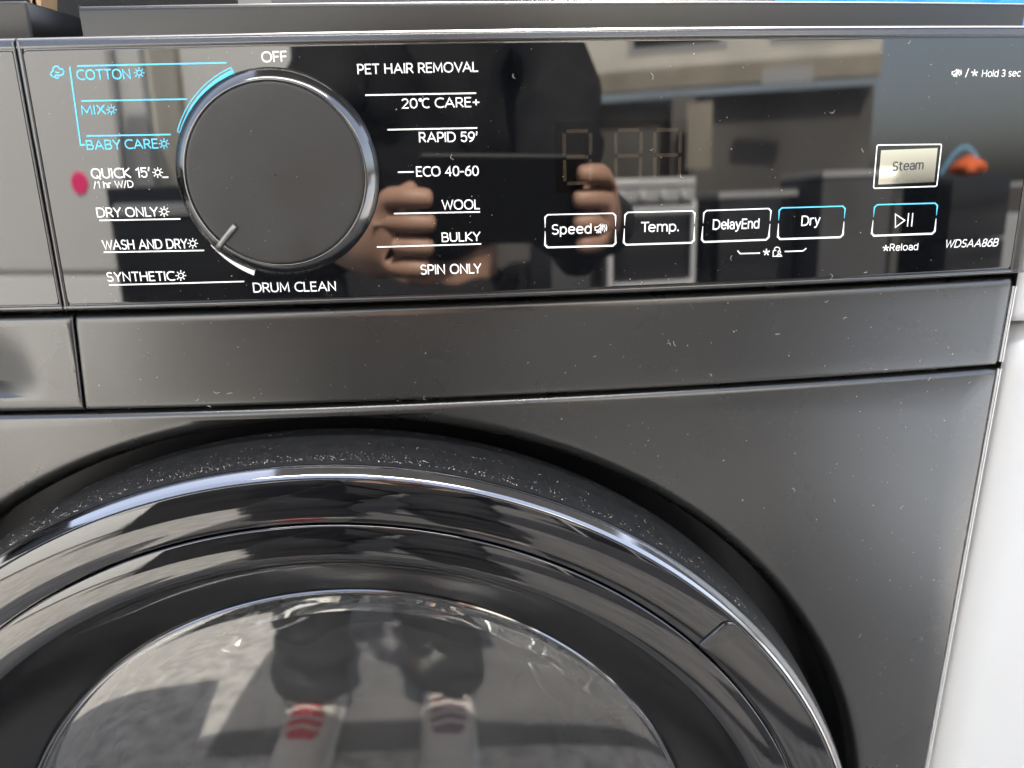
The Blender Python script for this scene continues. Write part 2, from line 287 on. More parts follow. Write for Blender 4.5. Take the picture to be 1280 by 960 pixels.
def tube(name, pts, r, m, parent=None, n=10):
    rows = []
    pts = [Vector(p) for p in pts]
    for i, p in enumerate(pts):
        d = (pts[min(i + 1, len(pts) - 1)] - pts[max(i - 1, 0)]).normalized()
        a = d.orthogonal().normalized() if i == 0 else (a - d * a.dot(d)).normalized()
        b = d.cross(a)
        rows.append([p + (a * math.cos(t) + b * math.sin(t)) * r for t in [2 * math.pi * k / n for k in range(n)]])
    V, F = grid(rows, True); F += [tuple(range(n))[::-1], tuple(range(len(V) - n, len(V)))]
    return mesh(name, V, F, m, parent)

# ------------------------------------------------------------------ the washing machine's bowed front
BOW, TILT = .2325, .0418
def sp(x, z, o=0.): return (x, BOW * x * x + TILT * z + o, z)        # on the control panel (leans back a little)
def sb(x, z, o=0.): return (x, BOW * x * x + .004 + o, z)            # on the cabinet front
def lin(a, b, n): return [a + (b - a) * i / (n - 1) for i in range(n)]
def sweep(prof, xs, f):
    return grid([[f(x, z, o) for x in xs] for z, o in prof])
GX0, GX1, GZ0, GZ1 = -.0934, .2895, 0., .0905
wm = empty('washing_machine', (0, .3, -.85), 'dark grey front loading washer dryer with glossy control panel and round black door', 'washing machine')

def glass(name, x0, x1, z0, z1, rc, parent):
    xs = [x0 + rc * (1 - math.cos(t)) for t in lin(0, math.pi / 2, 6)] + lin(x0 + rc, x1 - rc, 130)[1:-1] + [x1 - rc * (1 - math.cos(t)) for t in lin(math.pi / 2, 0, 6)]
    rows = []
    e = .00022
    prof = [(0, .0010), (0, e * 1.2), (e * .4, e * .3), (e * 1.2, 0)]
    def zz(x, k):
        d = min(x - x0, x1 - x); cut = rc - math.sqrt(max(0, rc * rc - (rc - min(d, rc)) ** 2))
        return z0 + cut, z1 - cut
    for q, o in prof: rows.append([sp(x, zz(x, 0)[0] + q, o) for x in xs])
    for k in (.008, .016, .05, .1, .2, .3, .4, .5, .6, .7, .8, .9, .95, .984, .992): rows.append([sp(x, zz(x, 0)[0] + (zz(x, 0)[1] - zz(x, 0)[0]) * k, 0) for x in xs])
    for q, o in prof[::-1]: rows.append([sp(x, zz(x, 0)[1] - q, o) for x in xs])
    V, F = grid(rows)
    n = len(xs)
    return mesh(name, V, F, M['glass'], parent, sharp=60)
panel = glass('control_panel', GX0, GX1, GZ0, GZ1, .0014, wm)

def bez_prof(z0, z1):
    p = [(z0 - .0028, .0075), (z0 - .0025, .0016), (z0 - .0022, .0006), (z0 - .0017, .0001), (z0 - .0009, -.00012), (z0 - .0005, .0001), (z0 - .00042, .0009), (z1 + .00042, .0009), (z1 + .0005, .0001), (z1 + .0008, -.00005), (z1 + .0013, 0), (z1 + .0021, .0003)]
    p += [(z1 + .0021 + .0022 * math.sin(t), .0003 + .0030 * (1 - math.cos(t))) for t in lin(.15, math.pi / 2, 8)]
    return p + [(z1 + .0044, .03)]
def frame(name, x0, x1, zlo, zhi, lside, rside, parent):
    V, F = sweep(bez_prof(zlo, zhi), lin(x0, x1, 100), sp)
    for xa, xb in ((lside and (x0, x0 + lside), rside and (x1 - rside, x1)) if True else ()) if False else [q for q in ((x0, x0 + lside) if lside else None, (x1 - rside, x1) if rside else None) if q]:
        e = min(.0004, (xb - xa) / 4); k = len(V)
        prof = [(xa, .006), (xa, e), (xa + e * .3, e * .3), (xa + e, -.00006), (xb - e, -.00006), (xb - e * .3, e * .3), (xb, e), (xb, .006)]
        v, f = grid([[sp(x, z, o) for z in lin(zlo - .0016, zhi + .0028, 12)] for x, o in prof])
        V += v; F += [tuple(i + k for i in q) for q in f]
    for xe in (x0, x1):                                             # close the ends of the frame
        k = len(V); pr = bez_prof(zlo, zhi)
        V += [sp(xe, z, o) for z, o in pr] + [sp(xe, z, .03) for z, o in pr]
        F += [(k + i, k + i + 1, k + len(pr) + i + 1, k + len(pr) + i) for i in range(len(pr) - 1)]
    return mesh(name, V, F, M['bezel'], parent, sharp=50)
frame('panel_bezel', -.0955, .297, GZ0, GZ1, .0017, .0070, wm)

# lower fascia strip under the control panel
strip_prof = [(-.0027, .0090), (-.0042, .0090), (-.0046, .0036), (-.0050, .0016), (-.0058, .0006), (-.0071, .0001), (-.0090, 0)] + [(z, 0) for z in lin(-.014, -.042, 6)] + [(-.0434, .0001), (-.0441, .0005), (-.0444, .0012), (-.0444, .012)]
def fascia_x(x, z): return x - .0030 * max(0., min(1., (-z - .006) / .038)) if x < -.09 else x
xs = [-.0945, -.0944, -.0941, -.0935] + lin(-.0925, .2935, 90) + [.2947, .2956, .2963, .2968, .297, .297]
eo = [.012, .0008, .0002, 0] + [0] * 90 + [.0003, .0009, .0016, .0025, .004, .012]
V, F = grid([[(lambda q: (fascia_x(q[0], z), q[1], q[2]))(sb(x, z, o + e)) for x, e in zip(xs, eo)] for z, o in strip_prof])
mesh('fascia_strip', V, F, M['matte'], wm, sharp=55)
# dark backing behind the seams
V, F = grid([[sb(x, z, .0118) for x in lin(-.2995, .2945, 60)] for z in (-.052, .0, .0945)]); mesh('seam_backing', V, F, M['black'], wm)

# detergent drawer: glossy plate, bezel and scooped grip
dr = empty('drawer_root', (-.2, 0, 0)); bpy.data.objects.remove(dr)
dgl = glass('drawer_plate', -.2960, -.0972, GZ0, GZ1, .0010, wm); dgl.name = 'detergent_drawer'
frame('drawer_bezel', -.2985, -.0961, GZ0, GZ1, .0015, .0010, dgl)
xs = [-.2985] + lin(-.297, -.0965, 110) + [-.0959, -.09545, -.0953, -.0953]
eo = [0] + [0] * 110 + [.0002, .0006, .0012, .012]
def scoop(x, z):
    k = max(0., min(1., (-.1095 - x) / .035)); k = k * k * (3 - 2 * k)
    if z > -.0075 or z < -.0385: return 0
    return .0045 * k * (math.sin(math.pi * min(1, (-.0075 - z) / .024) / 2) if z > -.0315 else max(0, (z + .0385) / .007) ** .6)
zs = [-.0027, -.0042, -.0046, -.0050, -.0058, -.0071] + lin(-.0090, -.0375, 40) + [-.0382, -.0386, -.040, -.0428, -.0436, -.0441, -.0444, -.0444]
def sprof(z, last):
    if last: return .012
    if z < -.0433: return (-.0433 - z) * 1.0
    pts = strip_prof[:7]
    for (za, oa), (zb, ob) in zip(pts, pts[1:]):
        if z >= zb: return oa + (ob - oa) * (za - z) / (za - zb)
    return 0
V, F = grid([[(lambda q: (q[0] - (.0030 * max(0., min(1., (-z - .006) / .038)) if x > -.0980 else 0), q[1], q[2]))(sb(x, z, sprof(z, i == len(zs) - 1) + e + scoop(x, z))) for x, e in zip(xs, eo)] for i, z in enumerate(zs)])
mesh('drawer_grip', V, F, M['matte'], dgl, sharp=45)

# cabinet front with the round opening
HC, HR = (-.0052, -.3155), .2630
X0, X1, Z0, Z1 = -.300, .297, -.64, -.0456
ang = sorted(set([2 * math.pi * i / 288 for i in range(288)] + [math.atan2(z - HC[1], x - HC[0]) % (2 * math.pi) for x in (X0, X1) for z in (Z0, Z1)]))
def on_rect(t, d):
    c, s = math.cos(t), math.sin(t); k = 1e9
    if abs(c) > 1e-9: k = min(k, ((X1 - d - HC[0]) if c > 0 else (X0 + d - HC[0])) / c)
    if abs(s) > 1e-9: k = min(k, ((Z1 - d - HC[1]) if s > 0 else (Z0 + d - HC[1])) / s)
    return HC[0] + c * k, HC[1] + s * k
rows = []
for r, o in ((HR - .0008, .0090), (HR - .0006, .0076), (HR, .0061), (HR + .0008, .0044), (HR + .0019, .0026), (HR + .0033, .0012), (HR + .0048, .0004), (HR + .0064, .00005), (HR + .0076, 0)):
    rows.append([])
    for t in ang:
        xr, zr = on_rect(t, .0040); rm = math.hypot(xr - HC[0], zr - HC[1]); q = min(r, rm - .0004 * (1 + (r - HR) * 20))
        rows[-1].append(sb(HC[0] + q * math.cos(t), HC[1] + q * math.sin(t), o))
base = [(math.hypot(p[0] - HC[0], p[2] - HC[1])) for p in rows[-1]]
for k in (.12, .26, .42, .6, .8):
    rows.append([])
    for t, b in zip(ang, base):
        xr, zr = on_rect(t, .0036); rm = math.hypot(xr - HC[0], zr - HC[1]); q = b + (rm - b) * k
        rows[-1].append(sb(HC[0] + q * math.cos(t), HC[1] + q * math.sin(t), 0))
for d, o in ((.0032, 0), (.0023, .0002), (.0015, .0007), (.0008, .0014), (.0003, .0023), (0, .0036), (0, .02)):
    rows.append([sb(*on_rect(t, d), o) for t in ang])
V, F = grid(rows, True)
mesh('cabinet_front', V, F, M['matte'], wm, sharp=60)
for za, zb in ((-.0090, -.0432), (-.0466, -.63)):                    # highlight imitated by an added pale bead along the right corner
    tube('edge_highlight', [(.2974, BOW * .297 ** 2 + .0052, z) for z in lin(za, zb, 6)], .00085, M['edgeglint'], wm, 10)
# side walls and back of the cabinet
V = []; F = []
prof = [(.297, .0245), (.2970, .06), (.297, .58), (-.297, .58), (-.2975, .0255)]
V, F = grid([[(x, y, z) for x, y in prof] for z in (-.80, .0915)])
mesh('cabinet_shell', V, F, M['matte'], wm, smooth=False)
# well behind the door
def lathe(name, prof, c, m, parent, n=256, yf=None, sharp=40, yf2=False):
    V, F = grid([[(c[0] + r * math.cos(t), y + (yf(c[1] + r * math.sin(t)) if yf else (.004 + BOW * (c[0] + r * math.cos(t)) ** 2) if yf2 else 0), c[1] + r * math.sin(t)) for t in [2 * math.pi * k / n for k in range(n)]] for r, y in prof], True)
    if prof[-1][0] < 1e-6:
        pass
    return mesh(name, V, F, m, parent, sharp=sharp)
lathe('door_well', [(HR - .0006, .0085), (HR - .0010, .0098), (HR - .0012, .052), (.20, .054)], HC, M['well'], wm, yf2=True)

# door
DC = (-.0056, -.3075)
door = lathe('door', [(.2372, .030), (.2438, .026), (.2470, .018), (.2478, .008), (.2472, -.004), (.2460, -.0145), (.2455, -.0170)], DC, M['flank'], wm)
lathe('chrome_ring', [(.2454, -.0166), (.2453, -.0173), (.2450, -.0180), (.2442, -.0193), (.2432, -.0208), (.2425, -.0217), (.2420, -.0220), (.2417, -.0219), (.2415, -.0212)], DC, M['chrome'], door, sharp=35)
lathe('outer_ring', [(.2416, -.0212), (.2413, -.0217), (.2409, -.0219), (.2232, -.0221), (.2227, -.0219), (.2224, -.0212), (.2224, -.0188), (.2200, -.0188)], DC, M['gloss'], door, sharp=35)
lathe('inner_ring', [(.2216, -.0183), (.2216, -.0210), (.2213, -.0218), (.2207, -.0221), (.2085, -.0221), (.2070, -.0218), (.2054, -.0208)], DC, M['gloss'], door, sharp=60)
lathe('window_surround', [(.2054, -.0208), (.2030, -.0184), (.2000, -.0144), (.1945, -.0082), (.1865, -.0008), (.1790, .0052), (.1733, .0092), (.1720, .0102), (.1714, .0112)], DC, M['cone'], door, sharp=60)
pr_ = [(.2035, -.0188), (.2000, -.0144), (.1945, -.0082), (.1865, -.0008)]
def cone_y(r):
    for (ra, ya), (rb, yb) in zip(pr_, pr_[1:]):
        if r >= rb: return ya + (yb - ya) * (ra - r) / (ra - rb)
    return pr_[-1][1]
rows = []
for q, o in ((0, .0003), (.04, -.0007), (.10, -.0009), (.5, -.0009), (.90, -.0009), (.96, -.0007), (1, .0003)):
    rows.append([])
    for t in lin(62.5, 122.5, 90):
        e = min(1, min(t - 62.5, 122.5 - t) / 9); r0 = .2018; r1 = r0 - .0065 * math.sin(e * math.pi / 2) - .0006
        r = r0 + (r1 - r0) * q; rows[-1].append((DC[0] + r * math.cos(R(t)), cone_y(r) + o * (.25 + .75 * e), DC[1] + r * math.sin(R(t))))
V, F = grid(rows); mesh('finger_recess', V, F, M['gloss'], door, sharp=30)
lathe('window_trim', [(.1716, .0114), (.1714, .0104), (.1708, .0100), (.1702, .0102), (.1699, .0110), (.1697, .0126), (.1690, .0124), (.1682, .0126), (.1678, .0136)], DC, M['darkchrome'], door, sharp=30)
# raised grip plate on the right of the outer ring
rows = []
ths = lin(43.9, -14, 90)
for k, (dr_, o) in enumerate(((0, .0004), (0, -.0006), (.0004, -.0011), (.0010, -.0012))):
    row_in, row_out = [], []
    rows.append((dr_, o))
def plate_pts(dr_, o):
    pts = []
    r0, r1, t0, t1, rc = .2232 + dr_, .2407 - dr_, 45.0 - math.degrees(dr_ / .23), -14., .004
    pts += [(r0, t) for t in lin(t1, t0, 60)]
    dt = math.degrees(rc / .238)
    pts += [(r1 - rc + rc * math.sin(q), t0 - dt + dt * math.cos(q)) for q in lin(0, math.pi / 2, 8)]
    pts += [(r1, t) for t in lin(t0 - dt, t1, 60)[1:]]
    return [(DC[0] + r * math.cos(R(t)), -.0221 + o, DC[1] + r * math.sin(R(t))) for r, t in pts]
V, F = grid([plate_pts(d, o) for d, o in rows], True)
n = len(plate_pts(0, 0)); top = len(V) - n
inn = list(range(top, top + 60)); out = list(range(top + 60, top + n))
F += [(inn[i], inn[i + 1], out[len(out) - 2 - i], out[len(out) - 1 - i]) for i in range(58)]
F += [tuple([inn[58], inn[59]] + out[:len(out) - 58])]
mesh('grip_plate', V, F, M['gloss'], door, sharp=40)
# smoked window cover, glass bowl, drum
def window_mat():
    m = bpy.data.materials.new('smoked_window'); m.use_nodes = True; n, l = m.node_tree.nodes, m.node_tree.links
    for x in list(n): n.remove(x)
    o = n.new('ShaderNodeOutputMaterial'); mx = n.new('ShaderNodeMixShader'); tr = n.new('ShaderNodeBsdfTransparent'); gl = n.new('ShaderNodeBsdfGlossy'); fr = n.new('ShaderNodeFresnel')
    tr.inputs[0].default_value = (.66, .67, .68, 1); gl.inputs['Roughness'].default_value = .03; fr.inputs[0].default_value = 2.1
    df = n.new('ShaderNodeBsdfDiffuse'); df.inputs[0].default_value = (.6, .6, .6, 1); hz_ = n.new('ShaderNodeMixShader'); hz_.inputs[0].default_value = .035   # dusty film
    l.new(fr.outputs[0], mx.inputs[0]); l.new(tr.outputs[0], hz_.inputs[1]); l.new(df.outputs[0], hz_.inputs[2]); l.new(hz_.outputs[0], mx.inputs[1]); l.new(gl.outputs[0], mx.inputs[2]); l.new(mx.outputs[0], o.inputs[0])
    return m
M['window'] = window_mat()
lathe('window_cover', [(.1694, .0128)] + [(.1694 * math.cos(t), .0128 - .005 * math.sin(t)) for t in lin(.02, math.pi / 2, 24)], DC, M['window'], door, sharp=180)
g = bpy.data.materials.new('bowl_glass'); g.use_nodes = True; b = g.node_tree.nodes['Principled BSDF']
b.inputs['Transmission Weight'].default_value = 1; b.inputs['Roughness'].default_value = .02; b.inputs['IOR'].default_value = 1.5; b.inputs['Base Color'].default_value = (.9, .93, .92, 1)
n_ = 200; rows = []
for k, (r, y) in enumerate([(.162, .020), (.158, .026), (.150, .034), (.143, .050), (.138, .066), (.133, .082), (.124, .094), (.108, .100), (.08, .104), (.04, .1055), (.0003, .106)]):
    rows.append([])
    for i in range(n_):
        t = 2 * math.pi * i / n_; am = 2.0 * (.12 + math.exp(-((math.degrees(t) - 44) / 20) ** 2) + math.exp(-((math.degrees(t) - 128) / 17) ** 2)) * (.0005, .0012, .0024, .0026, .0026, .0024, .0016, 0, 0, 0, 0)[k]
        rr = r + am * math.sin(t * 13 + k * 1.9) + am * math.sin(t * 7 - k * 2.7)
        rows[-1].append((DC[0] + rr * math.cos(t), y + am * .8 * math.sin(t * 9 + k * 2.2), DC[1] + rr * math.sin(t)))
inner = [[(DC[0] + (p[0] - DC[0]) * .965, p[1] - .004, DC[1] + (p[2] - DC[1]) * .965) for p in r] for r in rows[::-1]]
V, F = grid(rows, True); v, f = grid(inner, True); k = len(V); mesh('window_bowl', V + v, F + [tuple(i + k for i in q) for q in f], g, door, sharp=180)
lathe('door_seal', [(.168, .022), (.166, .05), (.160, .075), (.163, .09), (.175, .10), (.20, .105)], DC, M['rubber'], wm)
drum = lathe('drum', [(.185, .105), (.235, .108), (.24, .12), (.24, .27), (.235, .28), (.16, .285), (.15, .27), (.05, .27), (.001, .275)], DC, M['steel'], wm)
V = []; F = []
for ring in range(3, 12):                                           # perforations pressed through the drum back
    rr = .018 * ring; cnt = int(ring * 5.2)
    for i in range(cnt):
        t = 2 * math.pi * i / cnt + ring; k = len(V); y = .2685 if rr < .15 else .2825
        V += [(DC[0] + rr * math.cos(t) + .004 * math.cos(q), y, DC[1] + rr * math.sin(t) + .004 * math.sin(q)) for q in [math.pi * j / 4 for j in range(8)]]
        F.append(tuple(range(k, k + 8)))
tag(mesh('drum_holes', V, F, M['black'], drum, smooth=False), kind='stuff')

# programme knob
KC = (-.0082, .0463); ky = lambda z: TILT * z + BOW * KC[0] ** 2
knob = lathe('program_knob', [(.0368, .0004), (.0370, -.0006), (.0368, -.0012), (.0363, -.0016)], KC, M['cone'], wm, 160, ky)
lathe('knob_ring', [(.0365, -.0013), (.0363, -.0018), (.0358, -.0024), (.0348, -.0034), (.0337, -.0043), (.0331, -.0047), (.0326, -.0049), (.0323, -.0048), (.0322, -.0040)], KC, M['knobring'], knob, 160, ky, sharp=60)
cap_prof = [(.0319, -.0036), (.0319, -.0047), (.03175, -.00505), (.0314, -.00518)] + [(r, -.0052 + .0003 * (1 - (r / .0314) ** 2)) for r in lin(.0308, .0002, 14)]
lathe('knob_cap', cap_prof, KC, M['knobface'], knob, 160, ky, sharp=50)
lathe('cap_edge', [(.03215, -.0044), (.03212, -.00500), (.03205, -.00512), (.03197, -.0050), (.03195, -.0046)], KC, M['capedge'], knob, 160, ky)
tp = R(-133.2); ux, uz = math.cos(tp), math.sin(tp); px_, pz_ = -uz, ux
rows = []
hw = .00095
for s, yo in ((.0236, -.0046), (.0236, -.0057), (.0240, -.0063), (.0330, -.0064), (.0345, -.0058), (.0360, -.0036), (.0370, -.0018), (.0372, -.0004)):
    rows.append([(KC[0] + ux * s + px_ * w_, ky(KC[1] + uz * s + pz_ * w_) + yo + d, KC[1] + uz * s + pz_ * w_) for w_, d in ((-hw, .0012), (-hw, .0002), (-hw * .75, 0), (hw * .75, 0), (hw, .0002), (hw, .0012))])
V, F = grid(rows); mesh('knob_pointer', V, F, M['pointer'], knob, sharp=40)
def arc_band(name, a0, a1, ri, ro, m, parent, n=48):
    V, F = grid([[sp(-.0085 + f(k / (n - 1)) * math.cos(R(a0 + (a1 - a0) * k / (n - 1))), KC[1] + f(k / (n - 1)) * math.sin(R(a0 + (a1 - a0) * k / (n - 1))), -.00012) for k in range(n)] for f in (ri, ro)])
    return mesh(name, V, F, m, parent, smooth=False)
arc_band('dial_arc', 109.4, 154.6, lambda k: .0368, lambda k: .0383 - .0011 * k, M['cyan'], panel)
arc_band('dial_arc', 108.6, 155.3, lambda k: .03895 - .0011 * k, lambda k: .03930 - .0011 * k, M['cyan'], panel)
arc_band('dial_arc', 108.55, 109.3, lambda k: .0368, lambda k: .03925, M['cyan'], panel, 4)
arc_band('dial_arc', 154.9, 155.6, lambda k: .0370, lambda k: .0380, M['cyan'], panel, 4)
arc_band('dial_arc', -138, -109.4, lambda k: .0371, lambda k: .0374 + .0016 * k, M['white'], panel)

# ------------------------------------------------------------------ print on the control panel
dg = bpy.context.evaluated_depsgraph_get
def el(cx, cy, rx, ry, a0, a1, n=None):
    n = n or max(3, int(abs(a1 - a0) / 14))
    def q(t):
        c, s_ = math.cos(R(t)), math.sin(R(t)); p = .88
        return (cx + rx * math.copysign(abs(c) ** p, c), cy + ry * math.copysign(abs(s_) ** p, s_))
    return [q(a0 + (a1 - a0) * i / n) for i in range(n + 1)]
XH = .74
GL = {                                                              # single-stroke letter shapes, cap height 1
 'A': (.80, [[(0, 0), (.40, 1), (.80, 0)], [(.15, .33), (.65, .33)]]),
 'B': (.60, [[(0, 0), (0, 1), (.32, 1)] + el(.32, .76, .22, .24, 90, -90) + [(0, .52)], [(.32, .52)] + el(.34, .26, .26, .26, 90, -90) + [(0, 0)]]),
 'C': (.68, [el(.46, .5, .46, .5, 58, 302)]),
 'D': (.72, [[(0, 0), (0, 1), (.26, 1)] + el(.26, .5, .46, .5, 90, -90) + [(0, 0), (0, .02)]]),
 'E': (.50, [[(.50, 1), (0, 1), (0, 0), (.50, 0)], [(0, .52), (.44, .52)]]),
 'F': (.48, [[(.48, 1), (0, 1), (0, 0)], [(0, .50), (.43, .50)]]),
 'H': (.66, [[(0, 0), (0, 1)], [(.66, 0), (.66, 1)], [(0, .52), (.66, .52)]]),
 'I': (.0, [[(0, 0), (0, 1)]]),
 'K': (.60, [[(0, 0), (0, 1)], [(.56, 1), (.03, .50), (.60, 0)]]),
 'L': (.46, [[(0, 1), (0, 0), (.46, 0)]]),
 'M': (.82, [[(0, 0), (.04, 1), (.41, .18), (.78, 1), (.82, 0)]]),
 'N': (.66, [[(0, 0), (0, 1), (.66, 0), (.66, 1)]]),
 'O': (.84, [el(.42, .5, .42, .5, 90, 450, 28)]),
 'P': (.54, [[(0, 0), (0, 1), (.27, 1)] + el(.27, .71, .27, .29, 90, -90) + [(0, .42)]]),
 'Q': (.84, [el(.42, .5, .42, .5, 90, 450, 28), [(.50, .20), (.80, -.10)]]),
 'R': (.58, [[(0, 0), (0, 1), (.28, 1)] + el(.28, .73, .25, .27, 90, -90) + [(0, .46)], [(.28, .46), (.58, 0)]]),
 'S': (.54, [el(.28, .755, .25, .245, 42, 270) + el(.27, .255, .27, .255, 90, -145)]),
 'T': (.62, [[(0, 1), (.62, 1)], [(.31, 1), (.31, 0)]]),
 'U': (.66, [[(0, 1), (0, .36)] + el(.33, .36, .33, .36, 180, 360) + [(.66, 1)]]),
 'V': (.74, [[(0, 1), (.37, 0), (.74, 1)]]),
 'W': (1.08, [[(0, 1), (.27, 0), (.54, .92), (.81, 0), (1.08, 1)]]),
 'X': (.66, [[(0, 0), (.64, 1)], [(.02, 1), (.66, 0)]]),
 'Y': (.66, [[(0, 1), (.33, .46), (.66, 1)], [(.33, .46), (.33, 0)]]),
 'a': (.46, [el(.22, .50, .22, .24, 150, 0) + [(.46, .48), (.46, 0)], [(.46, .42), (.24, .42)] + el(.22, .21, .22, .21, 90, 270) + [(.30, .0), (.46, .14)]]),
 'c': (.44, [el(.30, XH / 2, .30, XH / 2, 58, 302)]),
 'd': (.52, [[(.52, 1), (.52, 0)], el(.27, XH / 2, .27, XH / 2, 20, 340)]),
 'e': (.54, [[(.03, .39), (.54, .39)] + el(.28, XH / 2, .27, XH / 2, 5, 315)]),
 'h': (.48, [[(0, 0), (0, 1)], [(0, .42)] + el(.24, .46, .24, .28, 160, 0) + [(.48, 0)]]),
 'l': (.0, [[(0, 1), (0, 0)]]),
 'm': (.82, [[(0, 0), (0, XH)], [(0, .46)] + el(.205, .48, .205, .26, 160, 0) + [(.41, 0)], [(.41, .46)] + el(.615, .48, .205, .26, 160, 0) + [(.82, 0)]]),
 'n': (.46, [[(0, 0), (0, XH)], [(0, .44)] + el(.23, .46, .23, .28, 160, 0) + [(.46, 0)]]),
 'o': (.58, [el(.29, XH / 2, .29, XH / 2, 90, 450, 22)]),
 'p': (.52, [[(0, XH), (0, -.28)], el(.25, XH / 2, .27, XH / 2, 160, -160)]),
 'r': (.30, [[(0, 0), (0, XH)], [(0, .42)] + el(.26, .44, .26, .30, 170, 80)]),
 's': (.40, [el(.20, .555, .19, .185, 35, 270) + el(.20, .185, .20, .185, 90, -150)]),
 't': (.34, [[(.12, .96), (.12, .20)] + el(.30, .20, .18, .20, 180, 285), [(0, XH), (.34, XH)]]),
 'y': (.52, [[(0, XH), (.27, .02)], [(.52, XH), (.20, -.20), (.10, -.28), (0, -.28)]]),
 '0': (.58, [el(.29, .5, .29, .5, 90, 450, 24)]), '1': (.24, [[(0, .80), (.24, 1), (.24, 0)]]),
 '2': (.52, [el(.26, .73, .25, .27, 155, -25) + [(.0, .0), (.52, 0)]]),
 '3': (.50, [el(.23, .75, .23, .25, 145, -90) + [(.15, .50)], [(.23, .50)] + el(.24, .25, .26, .25, 90, -145)]),
 '4': (.60, [[(.46, 0), (.46, 1), (0, .30), (.60, .30)]]),
 '5': (.52, [[(.48, 1), (.06, 1), (.03, .56)] + el(.25, .32, .27, .32, 110, -150)]),
 '6': (.56, [el(.28, .32, .28, .32, 90, 450, 22), [(.005, .36), (.10, .72), (.30, .95), (.46, 1)]]),
 '8': (.54, [el(.27, .75, .23, .25, -90, 270, 20), el(.27, .25, .27, .25, 90, 450, 20)]),
 '9': (.56, [el(.28, .68, .28, .32, 90, 450, 22), [(.555, .64), (.46, .28), (.26, .05), (.10, 0)]]),
 "'": (.06, [[(.06, 1.04), (.0, .70)]]), '.': (.0, [[(0, .0), (0, .10)]]), '-': (.30, [[(0, .42), (.30, .42)]]),
 '+': (.54, [[(0, .46), (.54, .46)], [(.27, .74), (.27, .18)]]), '/': (.34, [[(0, -.06), (.34, 1.04)]]),
 '℃': (.84, [el(.12, .87, .11, .12, 90, 450, 12), el(.66, .5, .36, .5, 58, 302)]),
}
KERN = {'AV': -.12, 'AY': -.14, 'LY': -.16, 'TT': -.04, 'RY': -.05, 'WA': -.10, 'WO': -.05, 'KY': -.06, 'Y ': -.1, 'TO': -.03, 'VA': -.12, 'AI': .02, 'Te': -.20, 'AT': -.1, 'W/': -.08, '/D': 0, 'AS': -.03, 'CA': -.02}
def text(s, p0, p1, ch, col, slant):
    paths, x = [], 0.
    for i, c in enumerate(s):
        if c == ' ': x += .40; continue
        w_, st = GL[c]
        paths += [[(x + q[0], q[1]) for q in p] for p in st]
        x += w_ + .215 + KERN.get(s[i:i + 2], 0) + (.03 if c in 'IlHNMU' else 0)
    xs = [q[0] for p in paths for q in p]; a, b = min(xs), max(xs)
    wt = (.130 if ch > .0036 else .128) * ch
    L = p1[0] - p0[0] - wt; V, F = [], []
    for j, p in enumerate(paths):
        pts = []
        for q in p:
            k = (q[0] - a) / (b - a); z = q[1] * (ch - wt) + wt / 2
            pts.append((p0[0] + wt / 2 + L * k + slant * z, p0[1] + (p1[1] - p0[1]) * k + z))
        cl = len(p) > 10 and math.hypot(pts[0][0] - pts[-1][0], pts[0][1] - pts[-1][1]) < 1e-6
        if cl: pts = pts[:-1]
        else:                                                       # square stroke ends
            for u, v in ((0, 1), (-1, -2)):
                d = (pts[u][0] - pts[v][0], pts[u][1] - pts[v][1]); n_ = math.hypot(*d)
                if n_ > 1e-9: pts[u] = (pts[u][0] + d[0] / n_ * wt * .35, pts[u][1] + d[1] / n_ * wt * .35)
        v, f = ribbon(pts, [wt] * len(pts), cl, (-.00022 if col == 'ink' else -.00012) - .0000025 * (j % 12)); k = len(V); V += v; F += [tuple(i + k for i in q) for q in f]
    return mesh('lettering', V, F, M[col], panel, smooth=False)
def ribbon(pts, wds, closed, o=-.00012):
    P = []; Wd = []
    m = len(pts)
    for i in range(m if closed else m - 1):
        a, b = pts[i], pts[(i + 1) % m]; L = math.hypot(b[0] - a[0], b[1] - a[1]); k = max(1, int(L / .003))
        for j in range(k):
            P.append((a[0] + (b[0] - a[0]) * j / k, a[1] + (b[1] - a[1]) * j / k)); Wd.append(wds[i] + (wds[(i + 1) % m] - wds[i]) * j / k)
    if not closed: P.append(pts[-1]); Wd.append(wds[-1])
    n = len(P); A = []; B = []
    for i in range(n):
        p, q, r = P[(i - 1) % n] if (closed or i) else None, P[i], P[(i + 1) % n] if (closed or i < n - 1) else None
        ds = []
        for u, v in ((p, q), (q, r)):
            if u and v:
                L = math.hypot(v[0] - u[0], v[1] - u[1])
                if L > 1e-9: ds.append(((v[0] - u[0]) / L, (v[1] - u[1]) / L))
        dx, dz = sum(d[0] for d in ds), sum(d[1] for d in ds); L = math.hypot(dx, dz) or 1; dx /= L; dz /= L
        mi = 1.0
        if len(ds) == 2: mi = 1 / max(.55, abs(dx * ds[0][0] + dz * ds[0][1]))
        h = Wd[i] / 2 * mi
        A.append(sp(q[0] - dz * h, q[1] + dx * h, o)); B.append(sp(q[0] + dz * h, q[1] - dx * h, o))
    if closed: A.append(A[0]); B.append(B[0])
    return grid([A, B])
for s, p0, p1, ch, col, sl_ in TEXTS: text(s, p0, p1, ch, col, sl_)
for name, pts, wds, col, closed in STROKES:
    V, F = ribbon(pts, [q * .88 for q in wds], closed); mesh(name, V, F, M[col], panel, smooth=False)
for name, paths, col, pxm in ICONS:
    V, F = [], []
    for j, (pts, wd_, cl) in enumerate(paths):
        v, f = ribbon(pts, [wd_ * pxm * (.78 if name == 'muted_speaker_icon' else .92)] * len(pts), cl, -.00012 - .000004 * j); k = len(V); V += v; F += [tuple(i + k for i in q) for q in f]
    mesh(name, V, F, M[col], panel, smooth=False)
